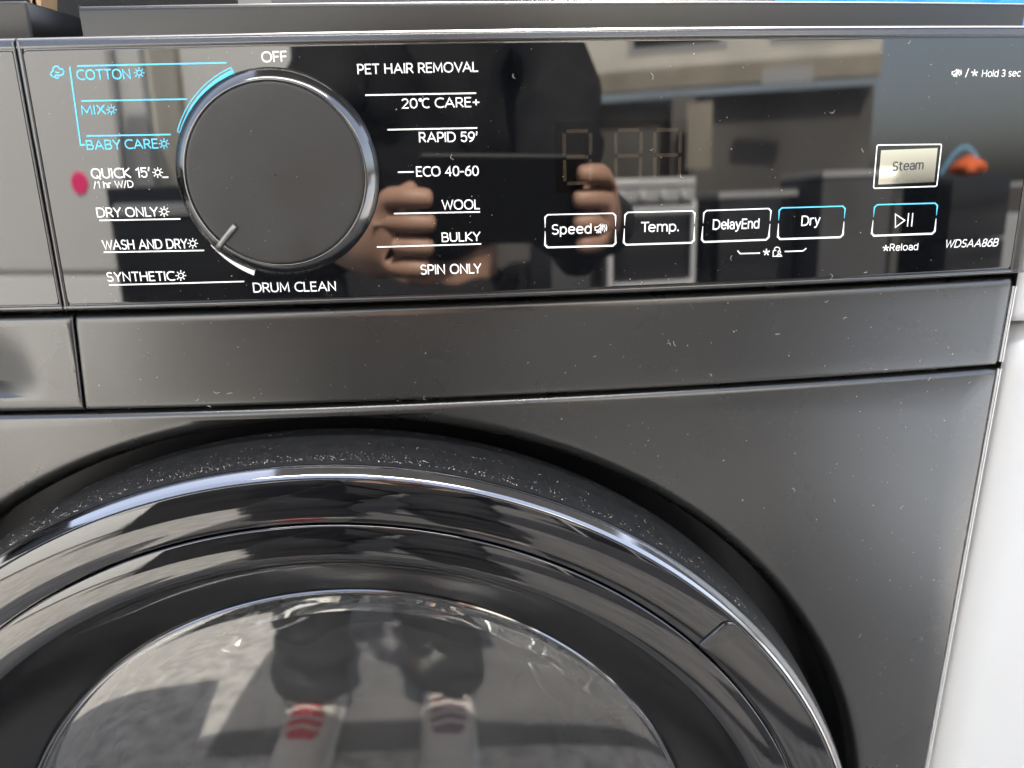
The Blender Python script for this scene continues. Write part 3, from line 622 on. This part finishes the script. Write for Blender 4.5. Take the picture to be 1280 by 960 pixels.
def patch(name, q, m, o):
    rows = [[sp(q[0][0] + (q[1][0] - q[0][0]) * k + ((q[3][0] - q[0][0]) * (1 - k) + (q[2][0] - q[1][0]) * k) * j, (q[0][1] + (q[1][1] - q[0][1]) * k) * (1 - j) + (q[3][1] + (q[2][1] - q[3][1]) * k) * j, o) for k in lin(0, 1, 14)] for j in lin(0, 1, 6)]
    V, F = grid(rows); return mesh(name, V, F, m, panel)
patch('steam_key', MIRROR, M['mirror'], -.00014)
patch('display_window', DISPLAY, M['display'], -.00003)
for a, b in SEGMENTS:
    V, F = ribbon([a, b], [SEGW, SEGW], False, -.00006); mesh('display_segment', V, F, M['segment'], panel, smooth=False)

# lid on top of the machine, with the gap at its left end
V, F = grid([[(x, .050 + BOW * x * x + d, z - (.0045 * x if z > .1 else 0)) for x in lin(-.0925, .313, 60)] for z, d in ((.0935, 0), (.1088, 0), (.1101, .0003), (.1107, .0010), (.1110, .0022), (.1110, .5))])
k = len(V); V += [(-.0925, .0520, .0935), (-.0925, .0520, .1117), (-.0925, .5, .1117), (-.0925, .5, .0935)]; F.append((k, k + 1, k + 2, k + 3))
mesh('lid', V, F, M['lid'], wm, sharp=50)
box('lid_side', (-.298, .052, .0975), (-.1125, .30, .1135), M['lid'], wm, .0012, 3)

# ------------------------------------------------------------------ things beside, above and behind
for i, (xa, xb, lean, lab) in enumerate(((-.1375, -.1335, .0042, 'bare wooden slat leaning right in the dark gap above the drawer, the left one'), (-.1310, -.1285, -.0030, 'thinner bare wooden slat leaning left in the dark gap above the drawer, the right one'))):
    V = [(x + lean * (z - .10) / .02, y, z) for z in (.085, .128) for x, y in ((xa, .098), (xb, .098), (xb, .112), (xa, .112))]
    o = mesh('wooden_slat', V, [(0, 1, 5, 4), (1, 2, 6, 5), (2, 3, 7, 6), (3, 0, 4, 7), (4, 5, 6, 7), (3, 2, 1, 0)], M['wood'], smooth=False)
    tag(o, lab, 'wooden slat', 'wooden slats in the gap')
gb = box('carton', (-.26, .13, .0), (-.05, .20, .21), mat('black_carton', (.006, .0065, .007), .8)); tag(gb, 'black carton in the gap behind the wooden slats', 'carton')
nb = empty('white_appliance', (.62, .3, -.85), 'glossy white appliance with rounded corner standing right of the washing machine', 'appliance')
box('body', (.2974, .0250, -.80), (.90, .62, -.0285), M['enamel'], nb, .022, 10)
box('console', (.2980, .0275, -.0265), (.90, .60, .095), M['enamel'], nb, .006, 4)
lathe('porthole_door', [(.19, .026), (.19, .008), (.186, .003), (.14, -.002), (.125, .01), (.06, .02), (.001, .024)], (.60, -.36), M['greyplastic'], nb, 96)
rows = []
n = 40
V, F = grid([[(.345 + .40 * i / n, .46 + .012 * math.sin(i * .9 + j), .095 + .05 * j + .004 * math.sin(i * .7 + j * 2)) for i in range(n + 1)] for j in range(5)])
sheet = mesh('blue_sheet', V, F, M['tarp']); tag(sheet, 'bright blue plastic sheet behind the top right corner of the machine', 'plastic sheet')
md = sheet.modifiers.new('thick', 'SOLIDIFY'); md.thickness = .002

# dust and lint
V, F = [], []
def speck(p, nrm, s, fibre=False):
    p = Vector(p); nrm = Vector(nrm).normalized(); a = nrm.orthogonal().normalized(); b = nrm.cross(a); t = random.uniform(0, 6.283)
    u = a * math.cos(t) + b * math.sin(t); v = nrm.cross(u); k = len(V)
    if fibre:
        L = s; wv = .00007; c = random.uniform(-.5, .5)
        pts = [p + nrm * .0002 + u * (L * (i / 4 - .5)) + v * (c * L * (4 * (i / 4 - .5) ** 2 - .5)) for i in range(5)]
        for q in pts: V.extend([q + v * wv, q - v * wv, q + nrm * wv])
        for i in range(4):
            j = k + i * 3; F.extend([(j, j + 3, j + 5, j + 2), (j + 2, j + 5, j + 4, j + 1), (j + 1, j + 4, j + 3, j)])
    else:
        q = [p + u * s * random.uniform(.6, 1.2), p + (v * .9 - u * .5) * s * random.uniform(.5, 1.2), p - (v + u * .4) * s * random.uniform(.5, 1.2), p + nrm * s * random.uniform(.5, 1.)]
        V.extend(q); F.extend([(k, k + 1, k + 3), (k + 1, k + 2, k + 3), (k + 2, k, k + 3)])
def size(lo, hi): return lo + (hi - lo) * random.random() ** 3.5
for i in range(13000):
    t = R(random.gauss(100, 30) if random.random() < .6 else random.uniform(40, 175)); k = random.random() ** 1.05
    if not R(20) < t < R(172): continue
    y = -.0145 + k * .030; r = .2459 + (.0013 * min(1, (y + .0145) / .014)); c, s_ = math.cos(t), math.sin(t)
    speck((DC[0] + r * c, y, DC[1] + r * s_), (c, -.08, s_), size(.00013, .00044) * (1.25 - k * .5), False) if random.random() > .012 else speck((DC[0] + r * c, y, DC[1] + r * s_), (c, -.08, s_), random.uniform(.0008, .0022), True)
def scatter(n, fx, fz, f, lo, hi, fib=.06, ok=None):
    for i in range(n):
        x, z = fx(), fz()
        if ok and not ok(x, z): continue
        P = f(x, z, 0); nr = (2 * BOW * x, -1, 0)
        if random.random() < fib: speck(P, nr, random.uniform(.0010, .0024), True)
        else: speck(P, nr, size(lo, hi))
U = random.uniform
def clear(x, z):
    r = math.hypot(x - KC[0], z - KC[1]); return r > .0385
scatter(300, lambda: U(-.09, .285), lambda: U(.001, .09), sp, .00009, .00032, .05, clear)
scatter(90, lambda: U(-.09, .285), lambda: .0006 + abs(random.gauss(0, .004)), sp, .00006, .00025, .03, clear)
scatter(300, lambda: U(-.28, .292), lambda: U(-.042, -.008), sb, .00009, .00034, .06, lambda x, z: x > -.09)
scatter(60, lambda: U(-.09, .292), lambda: U(-.0446, -.041), sb, .00007, .00026, .05)
scatter(1000, lambda: U(-.05, .29), lambda: U(-.30, -.048), sb, .00010, .00036, .05, lambda x, z: math.hypot(x - HC[0], z - HC[1]) > HR + .012)
for i in range(150):
    t = R(U(-5, 175)); r = U(.206, .238); 
    if .2195 < r < .223: continue
    speck((DC[0] + r * math.cos(t), -.01975, DC[1] + r * math.sin(t)), (0, -1, 0), size(.00008, .00036), False)
for i in range(60):
    t = U(0, 6.28); r = .03 * math.sqrt(random.random()); x, z = KC[0] + r * math.cos(t), KC[1] + r * math.sin(t)
    speck((x, ky(z) - .0052, z), (0, -1, 0), size(.00005, .0002))
for i in range(90):
    speck((U(-.08, .29), .0, .0), (0, -1, 0), 1e-6) if False else None
tag(mesh('dust', V, F, M['dust'], smooth=False), 'pale dust specks and lint lying on the machine front and thickly on the door rim', 'dust', kind='stuff')

# ------------------------------------------------------------------ the place the machine faces (seen in its reflections)
GZ = -.85
M['paving'] = mat('grey_paving', (.36, .35, .33), .9, noise=.4, nscale=26, bump=.4, bscale=40)
M['plaster'] = mat('cream_plaster', (.56, .535, .47), .85, noise=.12, nscale=2)
M['greywall'] = mat('grey_render', (.07, .07, .072), .85, noise=.25, nscale=1.5)
M['beige'] = mat('beige_fascia', (.27, .24, .19), .8, noise=.2, nscale=2)
M['dkopen'] = mat('dark_shop_interior', (.085, .08, .074), .8, noise=.5, nscale=.6)
M['jacket'] = mat('navy_jacket', (.006, .0065, .008), .9, noise=.3, nscale=20)
M['trouser'] = mat('dark_trousers', (.010, .011, .014), .9, noise=.3, nscale=20)
M['skin'] = mat('skin', (.46, .27, .19), .5)
M['hair'] = mat('dark_hair', (.015, .012, .01), .6)
M['red'] = mat('red_canvas', (.55, .02, .04), .8)
M['shoe'] = mat('off_white_canvas', (.50, .47, .43), .8)
M['mauve'] = mat('mauve_canvas', (.20, .13, .17), .8)
M['phone'] = mat('black_phone', (.008, .008, .009), .5, spec=.3)
M['orange'] = mat('orange_paint', (.75, .14, .03), .5)
M['blackoven'] = mat('black_enamel', (.012, .013, .016), .15)
V, F = grid([[(x, y, GZ) for x in lin(-60, 60, 9)] for y in (-90, -30, -9, -3, -1, 1, 30)])
tag(mesh('pavement', V, F, M['paving'], smooth=False), 'grey mottled paving in front of the machine', kind='structure')
rd = [(-.42, -.70), (1.05, -.70), (1.5, -1.6), (3.7, -4.0), (6.5, -7.0), (14, -60), (-.42, -60)]
V, F = [(x, y, GZ + .004) for x, y in rd], [tuple(range(len(rd)))[::-1]]
tag(mesh('road', V, F, mat('asphalt', (.098, .097, .097), .9, noise=.3, nscale=6, bump=.5, bscale=80), smooth=False), 'dark asphalt road', kind='structure')
V, F = [(x, y, GZ + .008) for x, y in ((1.054, -.70), (1.504, -1.6), (3.704, -4.0), (6.504, -7.0), (14.004, -60), (60, -60), (60, -.70))], [(0, 1, 2, 3, 4, 5, 6)]
tag(mesh('side_pavement', V, F, mat('blue_grey_paving', (.27, .30, .345), .85, noise=.3, nscale=6), smooth=False), 'smooth blue grey paving on the right side of the street', kind='structure')
back = box('shop_wall', (-.3, .80, GZ), (.615, .95, .30), M['greywall']); tag(back, 'dark grey rendered wall directly behind the washing machine', 'wall')
ln_ = empty('side_appliance', (-.7, .1, GZ), 'white appliance with black control strip standing left of the washing machine', 'appliance'); box('body', (-1.05, -.20, GZ), (-.345, .40, -.02), M['enamel'], ln_, .01); box('control_strip', (-1.05, -.20, -.017), (-.345, .40, .075), M['blackoven'], ln_, .008)
side_blocker = box('cabinet', (.96, -.06, GZ), (1.4, .55, .45), M['greywall'], None, .01); tag(side_blocker, 'unseen tall dark grey box added to dim reflections at the right, beyond the white appliance', 'cabinet')  # unseen box added to keep bright sky out of the chrome ring
can = box('sky_blocker', (-.8, -.50, 2.20), (3.2, .80, 2.27), M['greywall']); tag(can, 'unseen dark grey canopy above the machine', 'sky_blocker')  # unseen slab added to darken what upward-facing edges reflect
lp = empty('highlight_lamp', (-.1, -.42, 1.16), 'unseen tube lamp added for edge highlights, hanging under the canopy', 'lamp')  # unseen lamp, guessed from warm glints, added for the edge highlights
box('housing', (-.54, -.46, 1.165), (.55, -.38, 1.199), M['enamel'], lp)
em = bpy.data.materials.new('lit_tube'); em.use_nodes = True; em.node_tree.nodes['Principled BSDF'].inputs['Emission Color'].default_value = (1, .93, .8, 1); em.node_tree.nodes['Principled BSDF'].inputs['Emission Strength'].default_value = 10
for x in (-.45, .46): tube('hanger', [(x, -.42, 1.199), (x, -.42, 2.2)], .006, M['greyplastic'], lp, 6)
tube('tube', [(-.52, -.42, 1.14), (-.1, -.42, 1.14), (.52, -.42, 1.14)], .02, em, lp, 12)
# building across the street
bd = empty('shop_building', (0, -9, GZ), 'cream shop building with beige fascia band across the street', 'building')
box('wall', (-9, -10, 1.32), (6, -9, 5.2), M['plaster'], bd)
box('fascia_board', (-9, -9.12, 1.12), (6, -8.95, 1.32), M['beige'], bd)
box('shop_front', (-9, -9.8, GZ), (6, -9.2, 1.06), M['dkopen'], bd)
for x in (-5.2, -2.4, .6, 2.9, 4.7):
    wq = box('window', (x, -9.02, 1.55), (x + 1.1, -8.97, 3.0), M['blackoven'], bd); box('window_frame', (x - .08, -9.03, 1.47), (x + 1.18, -8.99, 3.08), M['greyplastic'], wq)
for x in (-6.9, -3.2, -.4, 3.4): box('pier', (x, -9.15, GZ), (x + .3, -8.95, 1.05), M['dkopen'], bd)
bd.rotation_euler.z = R(24)
# white fridge, cream cabinet, black oven and stove standing out on the pavement
fr = empty('white_refrigerator', (-1.6, -2.2, GZ), 'tall white refrigerator standing in the sun on the pavement', 'refrigerator')
box('body', (-2.25, -2.9, GZ + .05), (-1.02, -2.2, .95), M['plaster'], fr, .02)
box('door', (-2.24, -2.2, GZ + .7), (-1.03, -2.14, .94), M['enamel'], fr, .012); box('door', (-2.24, -2.2, GZ + .06), (-1.03, -2.14, GZ + .69), M['enamel'], fr, .012)
tube('handle', [(-1.12, -2.14, .1), (-1.12, -2.09, .12), (-1.12, -2.09, .6), (-1.12, -2.14, .62)], .012, M['greyplastic'], fr)
ov = empty('black_oven', (-.8, -1.9, GZ), 'low black oven with a steel handle bar behind the photographer', 'oven')
box('body', (-1.05, -2.3, GZ), (-.35, -1.8, .10), M['blackoven'], ov, .008); tube('handle', [(-1.0, -1.8, .04), (-1.0, -1.76, .04), (-.42, -1.76, .04), (-.42, -1.8, .04)], .018, M['enamel'], ov)
st = empty('white_stove', (1.3, -3.2, GZ), 'white gas stove with four knobs and a long oven handle on the pavement', 'stove')
box('body', (1.02, -3.7, GZ + .04), (1.52, -3.2, .03), M['blackoven'], st, .006)
box('cooktop', (1.0, -3.72, .085), (1.54, -3.18, .125), M['enamel'], st, .01)
box('control_strip', (1.0, -3.7, .02), (1.54, -3.19, .085), M['greyplastic'], st, .004)
for x in lin(1.08, 1.46, 4):
    k_ = lathe('knob', [(.02, 0), (.02, .025), (.016, .03), (.0005, .03)], (x, .05), M['enamel'], st, 20, lambda z: -3.19)
tube('handle', [(1.03, -3.2, -.02), (1.03, -3.14, -.02), (1.51, -3.14, -.02), (1.51, -3.2, -.02)], .018, M['enamel'], st)
tube('handle', [(1.03, -3.2, -.36), (1.03, -3.14, -.36), (1.51, -3.14, -.36), (1.51, -3.2, -.36)], .018, M['enamel'], st)
for x in (1.0, 1.515): box('side_rail', (x, -3.21, GZ + .04), (x + .03, -3.17, .02), M['enamel'], st, .004)
for x, y, t_, c, lab in ((1.75, -3.3, .02, 'blackoven', 'low black appliance nearest the white stove'), (2.35, -3.1, .10, 'greywall', 'taller dark grey appliance farther from the white stove')):
    e = empty('parked_appliance', (x + .25, y, GZ), lab, 'appliance', 'dark appliances standing in a row')
    box('body', (x, y - .5, GZ), (x + .54, y, t_), M[c], e, .01); box('top_trim', (x - .01, y - .51, t_ + .002), (x + .55, y + .01, t_ + .03), M['greyplastic'], e, .004)
ct = empty('crate_stack', (3.35, -3.0, GZ), 'dark stack of crates under the orange bag', 'crates')
for k in range(3): box('crate', (3.1, -3.25, GZ + .31 * k), (3.62, -2.8, GZ + .31 * k + .30), M['blackoven'], ct, .01)
bag = lathe('orange_bag', [(.001, .0), (.09, .005), (.15, .02), (.16, .045), (.11, .075), (.05, .09), (.02, .10), (.001, .10)], (0, 0), M['orange'], None, 24)
bag.rotation_euler = (R(90), 0, R(20)); bag.location = (3.42, -3.0, .085)
for i_, v in enumerate(bag.data.vertices):
    q = 1 + .22 * math.sin(i_ * 1.7) * math.cos(i_ * .6); v.co = (v.co.x * .72 * q, v.co.y, v.co.z * .72 * q)
tag(bag, 'orange bag lying on the dark stack of crates', 'bag')
hose = tube('blue_hose', [(3.35 + .035 * i, -3.17 + .02 * i, .10 + .13 * math.sin(i * .45)) for i in range(8)], .014, mat('light_blue', (.18, .42, .60), .4)); tag(hose, 'light blue hose looped over the dark stack of crates', 'hose')
rw = empty('ribbed_heater', (-.7, -2.5, GZ), 'white ribbed heater behind the black oven', 'heater')
box('body', (-1.0, -2.62, GZ), (-.38, -2.45, .62), M['enamel'], rw, .01)
for x in lin(-.95, -.43, 6): box('rib', (x - .030, -2.46, .10), (x + .030, -2.40, .24), M['greyplastic'], rw, .014)
sk_ = lathe('pink_sticker', [(.001, .006), (.032, .006), (.036, 0)], (-1.335, .125), mat('magenta_plastic', (.75, .03, .16), .5), fr, 24, lambda z: -2.14)

rng = random.Random(21); V, F, MI = [], [], []
gm = [M['greywall'], M['dkopen'], M['blackoven'], M['greyplastic'], M['beige'], M['plaster'], M['enamel']]
def clutter(x, y, z0, w_, d_, h_, mi, tw):
    k = len(V); c, s_ = math.cos(tw), math.sin(tw)
    for zz in (z0, z0 + h_):
        for a, b in ((-1, -1), (1, -1), (1, 1), (-1, 1)): V.append((x + (a * w_ * c - b * d_ * s_) / 2, y + (a * w_ * s_ + b * d_ * c) / 2, zz))
    for q in ((0, 1, 5, 4), (1, 2, 6, 5), (2, 3, 7, 6), (3, 0, 4, 7), (4, 5, 6, 7)): F.append(tuple(i + k for i in q)); MI.append(mi)
for i in range(70):
    t = rng.random(); x = -6 + 11.2 * t; y = -9 + math.tan(R(24)) * x + rng.uniform(.4, 1.6); h_ = rng.uniform(.3, .95); w_ = rng.uniform(.15, .8)
    clutter(x, y, GZ, w_, rng.uniform(.3, .6), h_, rng.choice((0, 0, 1, 1, 2, 2, 3)), R(24) + rng.gauss(0, .15))
for i in range(16):                                                  # things hung under the fascia and over the doors
    x = -6 + 11 * rng.random(); y = -8.7 + math.tan(R(24)) * x; h_ = rng.uniform(.08, .7); z_ = rng.uniform(.55, 1.5)
    clutter(x, y, z_ - h_ / 2, rng.uniform(.06, .9), .08, h_, rng.choice((0, 1, 1, 2, 3, 4)), R(24) + rng.gauss(0, .05))
for i in range(40):
    x = rng.uniform(5.5, 14); y = rng.uniform(-9, -3); clutter(x, y, GZ, rng.uniform(.3, 1.5), rng.uniform(.3, 1.), rng.uniform(.2, .9), rng.choice((0, 1, 3, 3, 5)), rng.uniform(0, 3))
gd = mesh('street_goods', V, F, gm[0], smooth=False)
for m_ in gm[1:]: gd.data.materials.append(m_)
gd.data.polygons.foreach_set('material_index', MI)
tag(gd, 'jumble of grey, black and beige goods stacked and hung along the shop front across the street', kind='stuff')

# the person taking the photograph, mirrored in panel and door
RT, UP, BK = [Vector(c) for c in CAM_ROT.to_matrix().transposed()]
P3 = lambda r, u, b: CAM + RT * r + UP * u + BK * b
def skin(name, nodes, edges, m, parent, levels=1, fold=0):
    me = bpy.data.meshes.new(name); me.from_pydata([tuple(q[0]) for q in nodes], edges, []); o = bpy.data.objects.new(name, me); COL.objects.link(o)
    o.modifiers.new('skin', 'SKIN'); s = o.modifiers.new('sub', 'SUBSURF'); s.levels = s.render_levels = levels
    for v, q in zip(me.skin_vertices[0].data, nodes):
        rr = q[1]; v.radius = rr if isinstance(rr, tuple) else (rr, rr)
    me.skin_vertices[0].data[0].use_root = True
    bpy.context.view_layer.update()
    out = bpy.data.meshes.new_from_object(o.evaluated_get(dg())); bpy.data.objects.remove(o)
    if fold:
        from mathutils import noise as mn
        for v in out.vertices:
            q = v.co * 9; v.co += v.normal * fold * (mn.noise(Vector((q.x, q.y, q.z * 2.2))) + .5 * mn.noise(q * 2.6))
    out.materials.clear(); out.materials.append(m); out.polygons.foreach_set('use_smooth', [True] * len(out.polygons)); out.name = name
    return link(bpy.data.objects.new(name, out), parent)
pe = empty('person', (-.08, -.75, GZ), 'person in dark jacket bending forward and holding up a phone with both hands', 'person')
LW, RW = P3(-.075, -.075, .035), P3(.145, -.055, .035)
sh = {-1: Vector((-.10, -.86, .30)), 1: Vector((.235, -.86, .30))}; elb = {-1: Vector((-.16, -.66, .02)), 1: Vector((.235, -.62, .0))}
N = [((.02, -.97, -.06), .10), ((.06, -.95, .10), .10), ((.085, -.88, .26), .10), ((.085, -.80, .36), .055), ((.085, -.74, .42), .05), ((.085, -.70, .49), (.078, .09)), ((.085, -.70, .55), (.07, .08)), ((.085, -.655, .475), .02)]
Ed = [(0, 1), (1, 2), (2, 3), (3, 4), (4, 5), (5, 6), (5, 7)]
for sgn, wr in ((-1, LW), (1, RW)):
    k = len(N); N += [(sh[sgn], .05), (elb[sgn], .038), (wr, .024)]; Ed += [(2, k), (k, k + 1), (k + 1, k + 2)]
    palm = P3(-.058, -.055, .012) if sgn < 0 else P3(.134, -.028, .012)
    N.append((palm, (.022, .014))); Ed.append((k + 2, k + 3))
    for j, u in enumerate((-.022, -.041, -.060, -.078)):
        x0, x1, x2 = (-.060, -.040, -.018) if sgn < 0 else (.136, .124, .104); q = len(N); ln = (1, 1.1, 1, .8)[j]; du = 0 if sgn < 0 else .018
        N += [(P3(x0, u + du, .004), .0095), (P3(x1, u + du + .004, -.008), .0090), (P3(x1 + (x2 - x1) * ln, u + du + .003, -.008), .0078)]; Ed += [(k + 3, q), (q, q + 1), (q + 1, q + 2)]
    q = len(N); N += [(P3(-.05 if sgn < 0 else .118, -.03, .022), .011), (P3(-.03 if sgn < 0 else .10, -.02, .024), .009)]; Ed += [(k + 3, q), (q, q + 1)]
for sgn, hx, kx, ax in ((-1, -.08, -.20, -.235), (1, .10, .02, .01)):
    k = len(N); N += [((hx, -.96, -.12), .075), ((kx, -.74, -.40), .052), ((ax, -.80, -.76), .034), ((ax - .01, -.66, -.82), .03)]; Ed += [(0, k), (k, k + 1), (k + 1, k + 2), (k + 2, k + 3)]
skin('body', N, Ed, M['skin'], pe, 2)
J = [((.03, -.97, -.06), (.17, .13)), ((.08, -.95, .10), (.18, .13)), ((.09, -.87, .26), (.19, .12)), ((.085, -.81, .35), .07)]; JE = [(0, 1), (1, 2), (2, 3)]
for sgn, wr in ((-1, LW), (1, RW)):
    k = len(J); J += [(sh[sgn], .075), (elb[sgn], .062), (elb[sgn].lerp(wr, .85), .038)]; JE += [(2, k), (k, k + 1), (k + 1, k + 2)]
skin('jacket', J, JE, M['jacket'], pe, 3, .022)
Tn = [((.02, -.97, -.06), (.15, .12))]; TE = []
for sgn, hx, kx, ax in ((-1, -.08, -.20, -.235), (1, .10, .02, .01)):
    k = len(Tn); Tn += [((hx, -.96, -.14), .10), ((kx, -.74, -.40), .082), ((ax, -.78, -.70), .072), ((ax, -.775, -.775), .072)]; TE += [(0, k), (k, k + 1), (k + 1, k + 2), (k + 2, k + 3)]
skin('trousers', Tn, TE, M['trouser'], pe, 3, .020)
skin('hair', [((.085, -.72, .52), (.085, .09)), ((.085, -.73, .58), (.07, .08)), ((.085, -.77, .50), .07)], [(0, 1), (0, 2)], M['hair'], pe)
for ax, m1 in ((-.235, 'red'), (.01, 'mauve')):
    s1 = skin('sneaker', [((ax, -.82, -.79), (.05, .05)), ((ax, -.74, -.80), (.05, .042)), ((ax - .01, -.62, -.815), (.048, .03)), ((ax - .01, -.56, -.82), (.036, .022))], [(0, 1), (1, 2), (2, 3)], M['shoe'], pe)
    skin('sneaker_tongue', [((ax, -.75, -.765), (.034, .03)), ((ax - .005, -.655, -.787), (.034, .022))], [(0, 1)], M[m1], s1)
    for k in range(5): tube('lace', [(ax - .034 + .017 * j, -.745 + .02 * k, -.728 - .0062 * k - .006 * abs(j - 2)) for j in range(5)], .0028, M['shoe'], s1, 6)
    box('sole', (ax - .055, -.86, GZ + .004), (ax + .045, -.53, GZ + .03), M['enamel'], s1, .012)
ph = bpy.data.objects.new('x', None)
bm = bmesh.new(); bmesh.ops.create_cube(bm, size=1)
for v in bm.verts: v.co = Vector((v.co.x * .147, v.co.y * .0715, v.co.z * .008))
bmesh.ops.bevel(bm, geom=bm.edges[:], offset=.0035, segments=3, profile=.5, affect='EDGES')
me = bpy.data.meshes.new('phone'); bm.to_mesh(me); bm.free(); me.materials.append(M['phone'])
po = link(bpy.data.objects.new('phone', me)); po.rotation_euler = CAM_ROT; po.location = P3(.043, -.024, .0065)
tag(po, 'black phone held sideways in both hands, mirrored in the control panel', 'phone')
